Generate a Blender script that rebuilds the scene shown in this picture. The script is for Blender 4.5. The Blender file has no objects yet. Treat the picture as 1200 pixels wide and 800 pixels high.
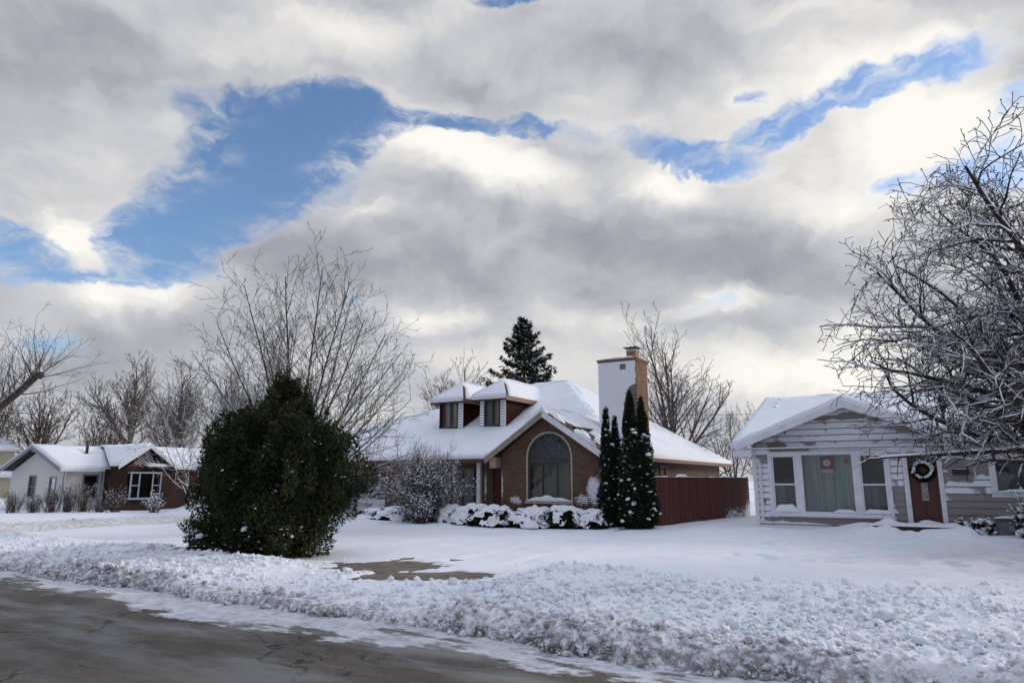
import bpy, bmesh, math, random
import numpy as np
from mathutils import Vector, Matrix
from mathutils.geometry import tessellate_polygon

sc = bpy.context.scene
COL = sc.collection
TH = math.radians(31.0)            # the street runs 31 degrees off the view
CT, ST = math.cos(TH), math.sin(TH)

def W(u, v, z=0.0):
    """street frame (u along the street, v away from it) -> world"""
    return Vector((u * CT + v * ST, -u * ST + v * CT, z))

# ------------------------------------------------------------------ numpy noise
def _hash(ix, iy, seed):
    h = (ix.astype(np.int64) * 374761393 + iy.astype(np.int64) * 668265263 + seed * 974711) & 0xFFFFFFFF
    h = ((h ^ (h >> 13)) * 1274126177) & 0xFFFFFFFF
    h = (h ^ (h >> 16)) & 0xFFFFFFFF
    return h.astype(np.float64) / 4294967295.0

def vnoise(x, y, seed=0):
    x = np.asarray(x, float); y = np.asarray(y, float)
    ix = np.floor(x); iy = np.floor(y)
    fx = x - ix; fy = y - iy
    fx = fx * fx * fx * (fx * (fx * 6 - 15) + 10); fy = fy * fy * fy * (fy * (fy * 6 - 15) + 10)
    a = _hash(ix, iy, seed); b = _hash(ix + 1, iy, seed)
    c = _hash(ix, iy + 1, seed); d = _hash(ix + 1, iy + 1, seed)
    return (a * (1 - fx) + b * fx) * (1 - fy) + (c * (1 - fx) + d * fx) * fy

def fbm(x, y, seed=0, oct=4, gain=.5):
    s = 0; a = 1; t = 0
    for i in range(oct):
        s = s + a * vnoise(x * 2 ** i, y * 2 ** i, seed + i * 17); t += a; a *= gain
    return s / t

def worley(x, y, seed=0):
    x = np.asarray(x, float); y = np.asarray(y, float)
    ix = np.floor(x); iy = np.floor(y)
    best = np.full(x.shape, 9.0)
    for dx in (-1, 0, 1):
        for dy in (-1, 0, 1):
            cx = ix + dx; cy = iy + dy
            px = cx + _hash(cx, cy, seed); py = cy + _hash(cx, cy, seed + 5)
            d = (px - x) ** 2 + (py - y) ** 2
            best = np.minimum(best, d)
    return np.sqrt(best)

def sstep(a, b, x):
    t = np.clip((x - a) / (b - a), 0, 1)
    return t * t * (3 - 2 * t)

# ------------------------------------------------------------------ mesh helpers
def np_mesh(name, V, F, mat, smooth=True, mats=None, midx=None):
    """V (n,3); F (m,k) with constant k"""
    V = np.asarray(V, np.float32); F = np.asarray(F, np.int32)
    me = bpy.data.meshes.new(name)
    k = F.shape[1]
    me.vertices.add(len(V)); me.vertices.foreach_set('co', V.ravel())
    me.loops.add(F.size); me.loops.foreach_set('vertex_index', F.ravel())
    me.polygons.add(len(F))
    me.polygons.foreach_set('loop_start', np.arange(0, F.size, k, dtype=np.int32))
    me.polygons.foreach_set('loop_total', np.full(len(F), k, np.int32))
    me.polygons.foreach_set('use_smooth', np.full(len(F), bool(smooth)))
    for m in (mats or [mat]): me.materials.append(m)
    if midx is not None: me.polygons.foreach_set('material_index', np.asarray(midx, np.int32))
    me.update(calc_edges=True)
    return me

def link(name, me, parent=None, loc=None, rz=None):
    o = bpy.data.objects.new(name, me); COL.objects.link(o)
    if parent is not None: o.parent = parent
    if loc is not None: o.location = loc
    if rz is not None: o.rotation_euler = (0, 0, rz)
    return o

def tag(o, label=None, cat=None, group=None, kind=None):
    if label: o['label'] = label
    if cat: o['category'] = cat
    if group: o['group'] = group
    if kind: o['kind'] = kind
    return o

def thing(name, label, cat, u=0, v=0, z=0, rz=None, group=None):
    o = link(name, None, None, W(u, v, z), -TH if rz is None else rz)
    o.empty_display_size = .2
    return tag(o, label, cat, group)

class B:
    """collects faces for ONE mesh"""
    def __init__(s): s.v = []; s.f = []
    def quad(s, *p):
        n = len(s.v); s.v += [tuple(q) for q in p]; s.f.append(tuple(range(n, n + len(p))))
    def box(s, x0, x1, y0, y1, z0, z1):
        n = len(s.v)
        s.v += [(x0, y0, z0), (x1, y0, z0), (x1, y1, z0), (x0, y1, z0), (x0, y0, z1), (x1, y0, z1), (x1, y1, z1), (x0, y1, z1)]
        s.f += [tuple(n + i for i in q) for q in ((0, 3, 2, 1), (4, 5, 6, 7), (0, 1, 5, 4), (1, 2, 6, 5), (2, 3, 7, 6), (3, 0, 4, 7))]
    def hexa(s, p):
        """8 corners: bottom 4 ccw, top 4 ccw"""
        n = len(s.v); s.v += [tuple(q) for q in p]
        s.f += [tuple(n + i for i in q) for q in ((0, 3, 2, 1), (4, 5, 6, 7), (0, 1, 5, 4), (1, 2, 6, 5), (2, 3, 7, 6), (3, 0, 4, 7))]
    def beam(s, a, b, w, h, up=(0, 0, 1)):
        a = Vector(a); b = Vector(b); d = (b - a).normalized(); r = d.cross(Vector(up)).normalized(); t = r.cross(d)
        r *= w / 2; t *= h / 2
        s.hexa([a - r - t, a + r - t, b + r - t, b - r - t, a - r + t, a + r + t, b + r + t, b - r + t])
    def tube(s, pts, r, k=8, cap=True):
        pts = [Vector(p) for p in pts]; n = len(s.v); R = r if isinstance(r, (list, tuple)) else [r] * len(pts)
        for i, p in enumerate(pts):
            d = (pts[min(i + 1, len(pts) - 1)] - pts[max(i - 1, 0)]).normalized()
            ref = Vector((0, 0, 1)) if abs(d.z) < .9 else Vector((0, 1, 0))
            a = d.cross(ref).normalized(); b = d.cross(a)
            for j in range(k):
                t = 2 * math.pi * j / k; s.v.append(tuple(p + a * math.cos(t) * R[i] + b * math.sin(t) * R[i]))
        for i in range(len(pts) - 1):
            for j in range(k):
                j2 = (j + 1) % k; s.f.append((n + i * k + j, n + i * k + j2, n + (i + 1) * k + j2, n + (i + 1) * k + j))
        if cap:
            s.f.append(tuple(n + j for j in range(k))); m = n + (len(pts) - 1) * k; s.f.append(tuple(m + k - 1 - j for j in range(k)))
    def panel(s, outer, holes, y0, depth, axis='y'):
        """wall in the x-z plane at y0 (front), thickness depth, with holes; axis 'x': wall in the y-z plane"""
        loops = [outer] + holes
        flat = [p for l in loops for p in l]
        tris = tessellate_polygon([[Vector((p[0], p[1], 0)) for p in l] for l in loops])
        P = (lambda p, d: (p[0], y0 + d, p[1])) if axis == 'y' else (lambda p, d: (y0 + d, p[0], p[1]))
        n = len(s.v); m = len(flat)
        s.v += [P(p, 0) for p in flat] + [P(p, depth) for p in flat]
        for t in tris:
            s.f.append((n + t[0], n + t[1], n + t[2])); s.f.append((n + m + t[2], n + m + t[1], n + m + t[0]))
        k = 0
        for l in loops:
            for i in range(len(l)):
                a = n + k + i; b = n + k + (i + 1) % len(l)
                s.f.append((a, b, b + m, a + m))
            k += len(l)
    def build(s, name, mat, parent=None, smooth=False, bevel=0, loc=None):
        me = bpy.data.meshes.new(name); me.from_pydata(s.v, [], s.f)
        bm = bmesh.new(); bm.from_mesh(me)
        bmesh.ops.recalc_face_normals(bm, faces=bm.faces)
        bm.to_mesh(me); bm.free()
        me.materials.append(mat)
        if smooth: me.polygons.foreach_set('use_smooth', [True] * len(me.polygons))
        o = link(name, me, parent, loc)
        if bevel:
            md = o.modifiers.new('bevel', 'BEVEL'); md.width = bevel; md.segments = 2; md.limit_method = 'ANGLE'
        return o

# ------------------------------------------------------------------ materials
class NT:
    def __init__(s, name):
        s.m = bpy.data.materials.new(name); s.m.use_nodes = True; s.t = s.m.node_tree
        s.bsdf = s.t.nodes['Principled BSDF']; s.out = s.t.nodes['Material Output']
    def n(s, typ, **kw):
        nd = s.t.nodes.new(typ)
        for k, v in kw.items():
            if k.startswith('i_'):
                key = k[2:]; key = int(key) if key.isdigit() else key.replace('_', ' ')
                if hasattr(v, 'is_output'): s.t.links.new(v, nd.inputs[key])
                else: nd.inputs[key].default_value = v
            else: setattr(nd, k, v)
        return nd
    def math(s, op, a, b=None, c=None, clamp=False):
        nd = s.t.nodes.new('ShaderNodeMath'); nd.operation = op; nd.use_clamp = clamp
        for i, x in enumerate((a, b, c)):
            if x is None: continue
            if hasattr(x, 'is_output'): s.t.links.new(x, nd.inputs[i])
            else: nd.inputs[i].default_value = x
        return nd.outputs[0]
    def ss(s, lo, hi, x):
        nd = s.t.nodes.new('ShaderNodeMapRange'); nd.interpolation_type = 'SMOOTHSTEP'
        s.t.links.new(x, nd.inputs[0]); nd.inputs[1].default_value = lo; nd.inputs[2].default_value = hi
        return nd.outputs[0]
    def mix(s, f, a, b):
        nd = s.t.nodes.new('ShaderNodeMix'); nd.data_type = 'RGBA'
        for i, x in ((0, f), (6, a), (7, b)):
            if hasattr(x, 'is_output'): s.t.links.new(x, nd.inputs[i])
            else: nd.inputs[i].default_value = x if i == 0 else (*x, 1)
        return nd.outputs[2]
    def obj(s): return s.n('ShaderNodeTexCoord').outputs['Object']
    def mapv(s, vec, scale=(1, 1, 1), loc=(0, 0, 0), rot=(0, 0, 0), typ='POINT'):
        return s.n('ShaderNodeMapping', vector_type=typ, i_Vector=vec, i_Scale=scale, i_Location=loc, i_Rotation=rot).outputs[0]
    def noise(s, vec, scale=5, detail=4, rough=.55, dist=0.0):
        return s.n('ShaderNodeTexNoise', i_Vector=vec, i_Scale=scale, i_Detail=detail, i_Roughness=rough, i_Distortion=dist).outputs[0]
    def bump(s, h, strength=.3, dist=.02):
        return s.n('ShaderNodeBump', i_Height=h, i_Strength=strength, i_Distance=dist).outputs[0]
    def done(s, col=None, rough=None, normal=None, metal=None, spec=None):
        for key, v in (('Base Color', col), ('Roughness', rough), ('Normal', normal), ('Metallic', metal), ('Specular IOR Level', spec)):
            if v is None: continue
            if hasattr(v, 'is_output'): s.t.links.new(v, s.bsdf.inputs[key])
            else: s.bsdf.inputs[key].default_value = (*v, 1) if key == 'Base Color' else v
        return s.m

SNOWC = (.86, .88, .93)

def mat_plain(name, col, rough=.6, var=.15, scale=6, bump=0, metal=0):
    t = NT(name); v = t.obj(); n = t.noise(v, scale, 5)
    lo = tuple(c * (1 - var) for c in col); hi = tuple(min(1, c * (1 + var)) for c in col)
    c = t.mix(t.ss(.3, .7, n), lo, hi)
    nm = t.bump(t.noise(v, scale * 6, 3), bump, .01) if bump else None
    return t.done(c, rough, nm, metal)

def mat_snow(name, scale=1.0, strength=.35):
    t = NT(name); v = t.obj()
    a = t.noise(v, 9 * scale, 6, .62); b = t.noise(v, 45 * scale, 3, .6)
    h = t.math('MULTIPLY_ADD', b, .35, a)
    c = t.mix(t.ss(.35, .7, t.noise(v, 1.3, 3)), (.83, .86, .915), (.88, .895, .935))
    return t.done(c, .6, t.bump(h, strength, .05), spec=.25)

def snow_on_top(t, base, lo=.15, hi=.55, nscale=14, namp=.8, vec=None, col=SNOWC):
    """snow resting on whatever faces up, broken by noise"""
    g = t.n('ShaderNodeNewGeometry'); z = t.n('ShaderNodeSeparateXYZ', i_0=g.outputs['Normal']).outputs[2]
    n = t.noise(vec or t.obj(), nscale, 4)
    x = t.math('MULTIPLY_ADD', t.math('SUBTRACT', n, .5), namp, z)
    return t.mix(t.ss(lo, hi, x), base, col)

def mat_bark(name, col, lo=.15, hi=.5, nscale=7, namp=1.0, var=.35):
    t = NT(name); v = t.obj()
    c = t.mix(t.ss(.35, .65, t.noise(t.mapv(v, (1, 1, .25)), 22, 5)), tuple(k * (1 - var) for k in col), tuple(k * (1 + var) for k in col))
    c = snow_on_top(t, c, lo, hi, nscale, namp, v)
    return t.done(c, .85, t.bump(t.noise(v, 30, 4), .4, .02), spec=.2)

def mat_leaf(name, cols, scale=2.0, snow=None):
    t = NT(name); v = t.obj()
    c = t.mix(t.ss(.38, .62, t.noise(v, scale, 3)), cols[0], cols[1])
    c = t.mix(t.ss(.56, .72, t.noise(v, scale * 6, 2)), c, cols[2])
    if snow: c = snow_on_top(t, c, snow[0], snow[1], snow[2], .9, v)
    return t.done(c, .65, spec=.25)

def mat_brick(name, c1, c2, mortar, patches=(), thr=.55, size=(.2, .067), base=0.0):
    """brick courses; wind-blown snow sticks where patches (x, z, rx, rz, amount) say"""
    t = NT(name); v = t.obj()
    s = t.n('ShaderNodeSeparateXYZ', i_0=v)
    xy = t.math('ADD', s.outputs[0], s.outputs[1])
    w = t.n('ShaderNodeCombineXYZ', i_0=xy, i_1=s.outputs[2]).outputs[0]
    br = t.n('ShaderNodeTexBrick', i_Vector=w, i_Color1=(*c1, 1), i_Color2=(*c2, 1), i_Mortar=(*mortar, 1), i_Scale=1.0)
    br.inputs['Mortar Size'].default_value = .009; br.inputs['Brick Width'].default_value = size[0]; br.inputs['Row Height'].default_value = size[1]
    br.inputs['Bias'].default_value = -.1; br.inputs['Mortar Smooth'].default_value = .3
    col = t.mix(t.ss(.3, .7, t.noise(w, 2.2, 4)), br.outputs[0], t.mix(.5, br.outputs[0], tuple(k * .7 for k in c1)))
    h = t.math('MULTIPLY', br.outputs['Fac'], -1.0)
    if patches:
        acc = None
        for (px, pz, rx, rz, am) in patches:
            m = t.mapv(w, (rx, rz, 1), (px, pz, 0), typ='TEXTURE')
            d = t.n('ShaderNodeVectorMath', operation='DOT_PRODUCT', i_0=m, i_1=m).outputs['Value']
            e = t.math('MULTIPLY', t.math('POWER', .3679, d), am)
            acc = e if acc is None else t.math('MAXIMUM', acc, e)
        n = t.noise(t.mapv(w, (1, 1.6, 1)), 13, 6, .65)
        n2 = t.noise(w, 3.5, 3)
        x = t.math('ADD', t.math('MULTIPLY_ADD', t.math('SUBTRACT', n, .5), .9, acc), t.math('MULTIPLY', t.math('SUBTRACT', n2, .5), .6))
        x = t.math('MULTIPLY_ADD', br.outputs['Fac'], -.26, x)
        f = t.ss(thr, thr + .08, t.math('ADD', x, base))
        col = t.mix(f, col, SNOWC)
        h = t.math('MULTIPLY_ADD', f, 1.5, h)
    return t.done(col, .85, t.bump(h, .6, .012), spec=.2)

def mat_siding(name, c1, row=.2, z0=0.0, snow=.5, seed=0.0, ends=1.6, rag=.5, bare=()):
    """painted lap siding, wind-packed snow filling some of the courses"""
    t = NT(name); v = t.obj()
    s = t.n('ShaderNodeSeparateXYZ', i_0=v)
    x = t.math('ADD', s.outputs[0], s.outputs[1])
    rr = t.math('DIVIDE', t.math('SUBTRACT', s.outputs[2], z0), row)
    ri = t.math('FLOOR', rr); fr = t.math('FRACT', rr)
    cv = t.n('ShaderNodeCombineXYZ', i_0=t.math('DIVIDE', x, ends), i_1=t.math('MULTIPLY_ADD', ri, 7.31, seed)).outputs[0]
    a = t.noise(cv, 1.0, 3, .6)
    w = t.n('ShaderNodeCombineXYZ', i_0=x, i_1=s.outputs[2]).outputs[0]
    b = t.noise(w, .55, 2); c = t.noise(t.mapv(w, (1, 2.2, 1)), 14, 7, .68)
    k = t.math('MULTIPLY_ADD', t.math('SUBTRACT', a, .5), 1.7, snow)
    k = t.math('MULTIPLY_ADD', t.math('SUBTRACT', b, .5), .9, k)
    k = t.math('MULTIPLY_ADD', t.math('SUBTRACT', c, .5), rag, k)
    k = t.math('MULTIPLY_ADD', t.math('SUBTRACT', .5, fr), .18, k)
    for (px, pz, rx, rz, am) in bare:
        m = t.mapv(w, (rx, rz, 1), (px, pz, 0), typ='TEXTURE')
        d = t.n('ShaderNodeVectorMath', operation='DOT_PRODUCT', i_0=m, i_1=m).outputs['Value']
        k = t.math('SUBTRACT', k, t.math('MULTIPLY', t.math('POWER', .3679, d), am))
    f = t.math('MULTIPLY', t.ss(.48, .56, k), t.ss(.92, .74, t.math('MULTIPLY_ADD', t.math('SUBTRACT', c, .5), .45, fr)))
    base = t.mix(t.noise(t.mapv(w, (.5, 6, 1)), 3, 4), tuple(q * .88 for q in c1), tuple(q * 1.1 for q in c1))
    col = t.mix(f, base, SNOWC)
    return t.done(col, .7, t.bump(t.math('MULTIPLY_ADD', c, .3, f), .5, .015), spec=.25)

def mat_glass(name, tint=(.9, .95, .95)):
    t = NT(name)
    tr = t.n('ShaderNodeBsdfTransparent', i_Color=(*tint, 1)); gl = t.n('ShaderNodeBsdfGlossy', i_Roughness=.02)
    n = t.bump(t.noise(t.obj(), 1.3, 2), .06, .05)
    t.t.links.new(n, gl.inputs['Normal'])
    f = t.n('ShaderNodeFresnel', i_IOR=1.5)
    k = t.math('ADD', f.outputs[0], .05, clamp=True)
    mx = t.n('ShaderNodeMixShader', i_0=k, i_1=tr.outputs[0], i_2=gl.outputs[0])
    t.t.links.new(mx.outputs[0], t.out.inputs[0])
    return t.m

def mat_shingle():
    t = NT('asphalt_shingle'); v = t.obj(); s = t.n('ShaderNodeSeparateXYZ', i_0=v)
    xy = t.math('ADD', s.outputs[0], s.outputs[1])
    br = t.n('ShaderNodeTexBrick', i_Vector=t.n('ShaderNodeCombineXYZ', i_0=xy, i_1=s.outputs[2]).outputs[0], i_Color1=(.070, .050, .040, 1), i_Color2=(.115, .085, .065, 1), i_Mortar=(.02, .016, .014, 1), i_Scale=1.0)
    br.inputs['Mortar Size'].default_value = .008; br.inputs['Brick Width'].default_value = .28; br.inputs['Row Height'].default_value = .075
    sn = t.ss(.62, .68, t.noise(t.mapv(v, (1.2, 1.2, 9)), 2.4, 5, .65))
    return t.done(t.mix(sn, br.outputs[0], SNOWC), .9, t.bump(t.math('MULTIPLY', br.outputs['Fac'], -1.0), .5, .01), spec=.15)

M = {}
M['snow'] = mat_snow('settled_snow')
M['white_trim'] = mat_plain('white_painted_trim', (.74, .75, .78), .5, .08, 5, .1)
M['white_vinyl'] = mat_plain('white_vinyl_frame', (.76, .78, .81), .4, .05, 5)
M['grey_trim'] = mat_plain('weathered_grey_trim', (.30, .27, .24), .6, .15)
M['brown_trim'] = mat_plain('brown_painted_trim', (.085, .04, .03), .5, .2, 8)
M['cedar'] = mat_plain('stained_cedar_board', (.16, .085, .05), .6, .2, 9, .2)
M['shingle'] = mat_shingle()
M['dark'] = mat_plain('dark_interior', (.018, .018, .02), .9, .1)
M['dark_frame'] = mat_plain('dark_window_frame', (.045, .04, .038), .5, .2)
M['glass'] = mat_glass('window_glass')
M['glass_dark'] = mat_glass('tinted_window_glass', (.55, .6, .6))
M['black_metal'] = mat_plain('black_metal', (.02, .02, .022), .45, .2)
M['grey_metal'] = mat_plain('grey_painted_metal', (.14, .15, .17), .5, .15)
M['red_door'] = mat_plain('red_painted_door', (.085, .009, .010), .45, .15)

def curtain_mat(name, a, b):
    t = NT(name); v = t.obj()
    c = t.mix(t.ss(.35, .65, t.noise(t.mapv(v, (1, 1, .05)), 5, 3)), a, b)
    return t.done(c, .9, spec=.1)
M['curtain_teal'] = curtain_mat('teal_grey_curtain', (.30, .40, .40), (.55, .58, .50))
M['curtain_beige'] = curtain_mat('beige_curtain', (.28, .25, .2), (.5, .44, .36))
M['curtain_grey'] = curtain_mat('grey_curtain', (.16, .16, .18), (.34, .34, .36))

def curtain(name, parent, x0, x1, y, z0, z1, mat, folds=9, amp=.035, seed=1, axis='y'):
    n = int((x1 - x0) / .025) + 2; nz = 6; xs = np.linspace(x0, x1, n)
    ph = vnoise(xs * 2.3, xs * 0 + seed, seed) * 6
    V = []; F = []
    for j in range(nz):
        z = z0 + (z1 - z0) * j / (nz - 1)
        d = amp * np.sin(xs * folds / (x1 - x0) * 2 * math.pi + ph) * (1 - .4 * j / nz)
        for i in range(n):
            V.append((xs[i], y + d[i], z) if axis == 'y' else (y + d[i], xs[i], z))
    for j in range(nz - 1):
        for i in range(n - 1): F.append((j * n + i, j * n + i + 1, (j + 1) * n + i + 1, (j + 1) * n + i))
    o = link(name, np_mesh(name, V, F, mat), parent)
    return o
HOLES = [
    (-30.0, 12.4, 5.0, 0.9, 6, 0.55),
    (-14.0, 13.6, 2.2, 0.8, 6, 0.40),
    (-70, 45, 22, 12, 0, 0.90),  # this and the following out-of-view blue gaps are added for bluish fill light
    (75, 48, 20, 10, 0, 0.80),
    (-120, 35, 30, 12, 0, 0.80),
    (-20.1, 26.7, 9.0, 4.4, 8, 1.00),
    (-15.3, 29.5, 4.4, 2.4, 7, 0.60),
    (-25.8, 19.0, 8.0, 3.9, 33, 1.10),
    (-34.8, 15.8, 6.0, 1.7, 10, 0.90),
    (-32.4, 13.7, 6.4, 0.7, 8, 0.50),
    (-2.3, 29.0, 10.9, 1.3, -3, 0.95),
    (17.2, 25.3, 6.7, 1.7, -13, 0.95),
    (28.2, 28.1, 9.4, 1.1, 8, 0.85),
    (30.8, 21.4, 2.4, 1.1, -11, 0.80),
    (36.9, 20.6, 3.5, 2.3, -14, 0.75),
    (35.8, 28.0, 4.4, 1.0, -2, 0.60),
    (0.4, 38.0, 4.1, 0.8, -0, 1.00),
    (16.2, 13.9, 3.8, 0.8, 4, 0.42),
    (21.1, 30.1, 1.7, 0.7, -10, 0.50),
    (-35.5, 9.1, 2.9, 1.1, 6, 0.50),
    (-9.7, 19.0, 1.5, 2.8, 3, 0.00),
    (39.0, 24.8, 1.5, 1.1, -17, 0.50),
]
FILLS = [
    (-33.0, 16.6, 2.6, 2.0, -5, 0.85),
    (-32.2, 16.2, 2.3, 1.7, -5, 0.90),
    (-30.1, 12.3, 5.3, 1.9, 12, 1.00),
    (-22.1, 17.0, 3.6, 1.5, 6, 0.90),
    (-12.7, 22.1, 3.3, 0.9, 12, 0.70),
    (-3.1, 25.8, 8.8, 3.2, -7, 1.00),
    (14.3, 23.8, 4.3, 1.7, -5, 0.80),
    (24.3, 20.6, 7.0, 1.9, -8, 0.80),
    (7.5, 19.1, 21.9, 4.2, -2, 0.60),
    (-33.5, 22.9, 6.1, 4.1, 13, 0.50),
    (-20.6, 32.7, 18.4, 2.3, 9, 0.50),
    (29.1, 24.8, 4.2, 2.1, -12, 0.90),
]
BRIGHT = [
    (-3.0, 9.5, 6.0, 1.8, 0, 0.45),
    (9.0, 9.0, 6.5, 2.0, 0, 0.45),
    (-33.0, 16.8, 2.6, 1.6, -5, 0.70),
    (26.5, 7.0, 7.0, 2.6, 0, 0.45),
    (-5.4, 26.9, 6.5, 2.5, -10, 1.00),
    (2.3, 25.1, 5.4, 1.8, -1, 0.60),
    (13.9, 24.0, 4.0, 1.5, -5, 0.90),
    (25.6, 20.9, 6.6, 2.1, -9, 0.85),
    (31.5, 24.8, 4.9, 2.6, -13, 1.20),
    (26.5, 29.7, 11.0, 1.9, 0, 0.75),
    (35.8, 24.0, 4.8, 3.4, -15, 0.80),
    (-32.3, 16.3, 2.3, 1.5, -5, 0.70),
    (-30.2, 13.1, 4.7, 1.2, 12, 0.90),
    (-31.8, 23.0, 4.6, 2.7, 13, 0.30),
    (-6.6, 12.9, 3.3, 1.1, 1, 0.70),
    (-14.2, 34.8, 12.1, 2.1, 7, 0.30),
    (17.9, 13.8, 3.7, 1.2, 1, 0.70),
    (22.7, 8.5, 6.8, 2.3, -3, 0.75),
    (-12.7, 22.1, 2.9, 0.9, 12, 0.50),
    (7.3, 13.1, 5.8, 1.1, -2, 0.40),
    (27.6, 34.1, 5.2, 1.0, -14, 0.50),
    (-16.5, 35.4, 7.5, 1.2, 8, 0.20),
    (27.1, 10.9, 3.5, 1.9, -5, 0.50),
]
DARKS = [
    (180, 15, 75, 26, 0, 0.95),  # unseen cloud bank behind the camera, added to darken faces turned that way
    (-180, 15, 75, 26, 0, 0.95),  # same added unseen bank, across the azimuth seam
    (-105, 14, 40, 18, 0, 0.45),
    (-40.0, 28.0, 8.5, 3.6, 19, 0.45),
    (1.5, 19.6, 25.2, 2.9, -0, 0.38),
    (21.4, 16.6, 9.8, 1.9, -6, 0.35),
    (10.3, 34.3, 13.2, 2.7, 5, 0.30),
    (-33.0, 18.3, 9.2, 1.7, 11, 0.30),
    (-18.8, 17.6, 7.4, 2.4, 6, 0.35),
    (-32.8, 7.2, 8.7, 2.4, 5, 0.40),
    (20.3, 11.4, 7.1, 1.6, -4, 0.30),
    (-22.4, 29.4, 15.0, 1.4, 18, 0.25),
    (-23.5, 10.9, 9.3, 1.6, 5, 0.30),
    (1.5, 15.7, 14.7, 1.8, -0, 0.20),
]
# ------------------------------------------------------------------ sky and light
SUN_AZ, SUN_EL = math.radians(72), math.radians(20)     # azimuth from +Y towards +X
def build_world():
    w = bpy.data.worlds.new('World'); sc.world = w; w.use_nodes = True
    T = NT.__new__(NT); T.t = w.node_tree
    for nd in list(T.t.nodes): T.t.nodes.remove(nd)
    out = T.n('ShaderNodeOutputWorld'); bg = T.n('ShaderNodeBackground'); bg.inputs[1].default_value = .1
    T.t.links.new(bg.outputs[0], out.inputs[0])
    sky = T.n('ShaderNodeTexSky', sky_type='NISHITA', sun_disc=False, sun_elevation=SUN_EL, sun_rotation=SUN_AZ)
    sky.air_density = 1.0; sky.dust_density = .6; sky.ozone_density = 1.6
    d = T.n('ShaderNodeTexCoord').outputs['Generated']
    s = T.n('ShaderNodeSeparateXYZ', i_0=d)
    az = T.math('MULTIPLY', T.math('ARCTAN2', s.outputs[0], s.outputs[1]), 57.29578)
    el = T.math('MULTIPLY', T.math('ARCSINE', s.outputs[2]), 57.29578)
    P = T.n('ShaderNodeCombineXYZ', i_0=az, i_1=el).outputs[0]          # degrees on the sky dome
    def warp(vec, scale, amp, detail, sq=1.35):
        nz = T.n('ShaderNodeTexNoise', i_Vector=T.mapv(vec, (1, sq, 1)), i_Scale=scale, i_Detail=detail, i_Roughness=.55)
        c = T.n('ShaderNodeVectorMath', operation='SUBTRACT', i_0=nz.outputs[1], i_1=(.5, .5, .5)).outputs[0]
        c = T.n('ShaderNodeVectorMath', operation='MULTIPLY', i_0=c, i_1=(amp, amp * .75, 0)).outputs[0]
        return T.n('ShaderNodeVectorMath', operation='ADD', i_0=vec, i_1=c).outputs[0]
    Q = warp(warp(warp(P, .07, 6.5, 2), .26, 3.6, 4), 1.1, 1.5, 8)
    def field(vec, L, sign=1):
        acc = None
        for (a, e, ra, re, rot, amp) in L:
            if amp == 0: continue
            m = T.mapv(vec, (ra, re, 1), (a, e, 0), (0, 0, math.radians(rot)), 'TEXTURE')
            dd = T.n('ShaderNodeVectorMath', operation='DOT_PRODUCT', i_0=m, i_1=m).outputs['Value']
            ex = T.math('POWER', .3679, dd)
            acc = T.math('MULTIPLY', ex, amp * sign) if acc is None else T.math('MULTIPLY_ADD', ex, amp * sign, acc)
        return acc
    def fb(vec, scale, detail=7, rough=.47, sq=1.5):
        return T.noise(T.mapv(vec, (1, sq, 1)), scale, detail, rough)
    Q2 = warp(P, .09, 5.0, 3)
    holes = field(Q, HOLES); fills = field(Q, FILLS)
    n1 = fb(Q, .13, 9, .53)
    wisp = fb(warp(P, .2, 6, 4, 1.0), .30, 8, .6, 2.4)
    cov = T.math('MULTIPLY_ADD', T.math('SUBTRACT', n1, .5), 1.25, .92)
    cov = T.math('SUBTRACT', cov, T.math('MULTIPLY', holes, 1.25))
    cov = T.math('MULTIPLY_ADD', fills, .8, cov)
    alpha = T.ss(.12, .74, cov)
    veil = T.math('MULTIPLY', T.ss(.40, .72, wisp), T.ss(-.55, .35, cov))
    alpha = T.math('MAXIMUM', alpha, T.math('MULTIPLY', veil, .75))
    # light on the clouds: bright where they thin out towards the sun, grey underneath
    off = T.n('ShaderNodeVectorMath', operation='ADD', i_0=Q, i_1=(1.2, 1.8, 0)).outputs[0]
    det = T.math('SUBTRACT', fb(Q, .13, 3, .45), fb(off, .13, 3, .45))
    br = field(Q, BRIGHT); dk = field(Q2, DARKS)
    fine = fb(Q, .42, 7, .56)
    big = fb(Q2, .06, 3, .5)
    L = T.math('MULTIPLY_ADD', det, .60, .50)
    L = T.math('MULTIPLY_ADD', br, .58, L)
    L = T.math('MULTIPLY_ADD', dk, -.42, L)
    L = T.math('MULTIPLY_ADD', T.math('SUBTRACT', fine, .5), .20, L)
    L = T.math('MULTIPLY_ADD', T.math('SUBTRACT', big, .5), .5, L)
    thin = T.ss(1.0, .3, cov)
    L = T.math('MULTIPLY_ADD', thin, .18, L)
    high = T.ss(40, 58, el)  # clouds above the view, brightened and tinted blue to strengthen light from overhead
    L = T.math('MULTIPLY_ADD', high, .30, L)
    ramp = T.n('ShaderNodeValToRGB', i_0=L); cr = ramp.color_ramp
    cr.elements[0].position = 0.0; cr.elements[0].color = (2.6, 2.68, 3.2, 1)
    cr.elements[1].position = 1.0; cr.elements[1].color = (9.9, 9.6, 9.0, 1)
    for pos, c in ((.3, (3.9, 4.0, 4.5)), (.55, (5.8, 5.85, 6.15)), (.8, (8.2, 8.05, 7.8))):
        e = cr.elements.new(pos); e.color = (*c, 1)
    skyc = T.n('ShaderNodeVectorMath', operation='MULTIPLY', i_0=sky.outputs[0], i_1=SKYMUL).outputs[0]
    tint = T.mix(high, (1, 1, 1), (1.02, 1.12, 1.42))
    cloud = T.n('ShaderNodeVectorMath', operation='MULTIPLY', i_0=ramp.outputs[0], i_1=tint).outputs[0]
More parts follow.
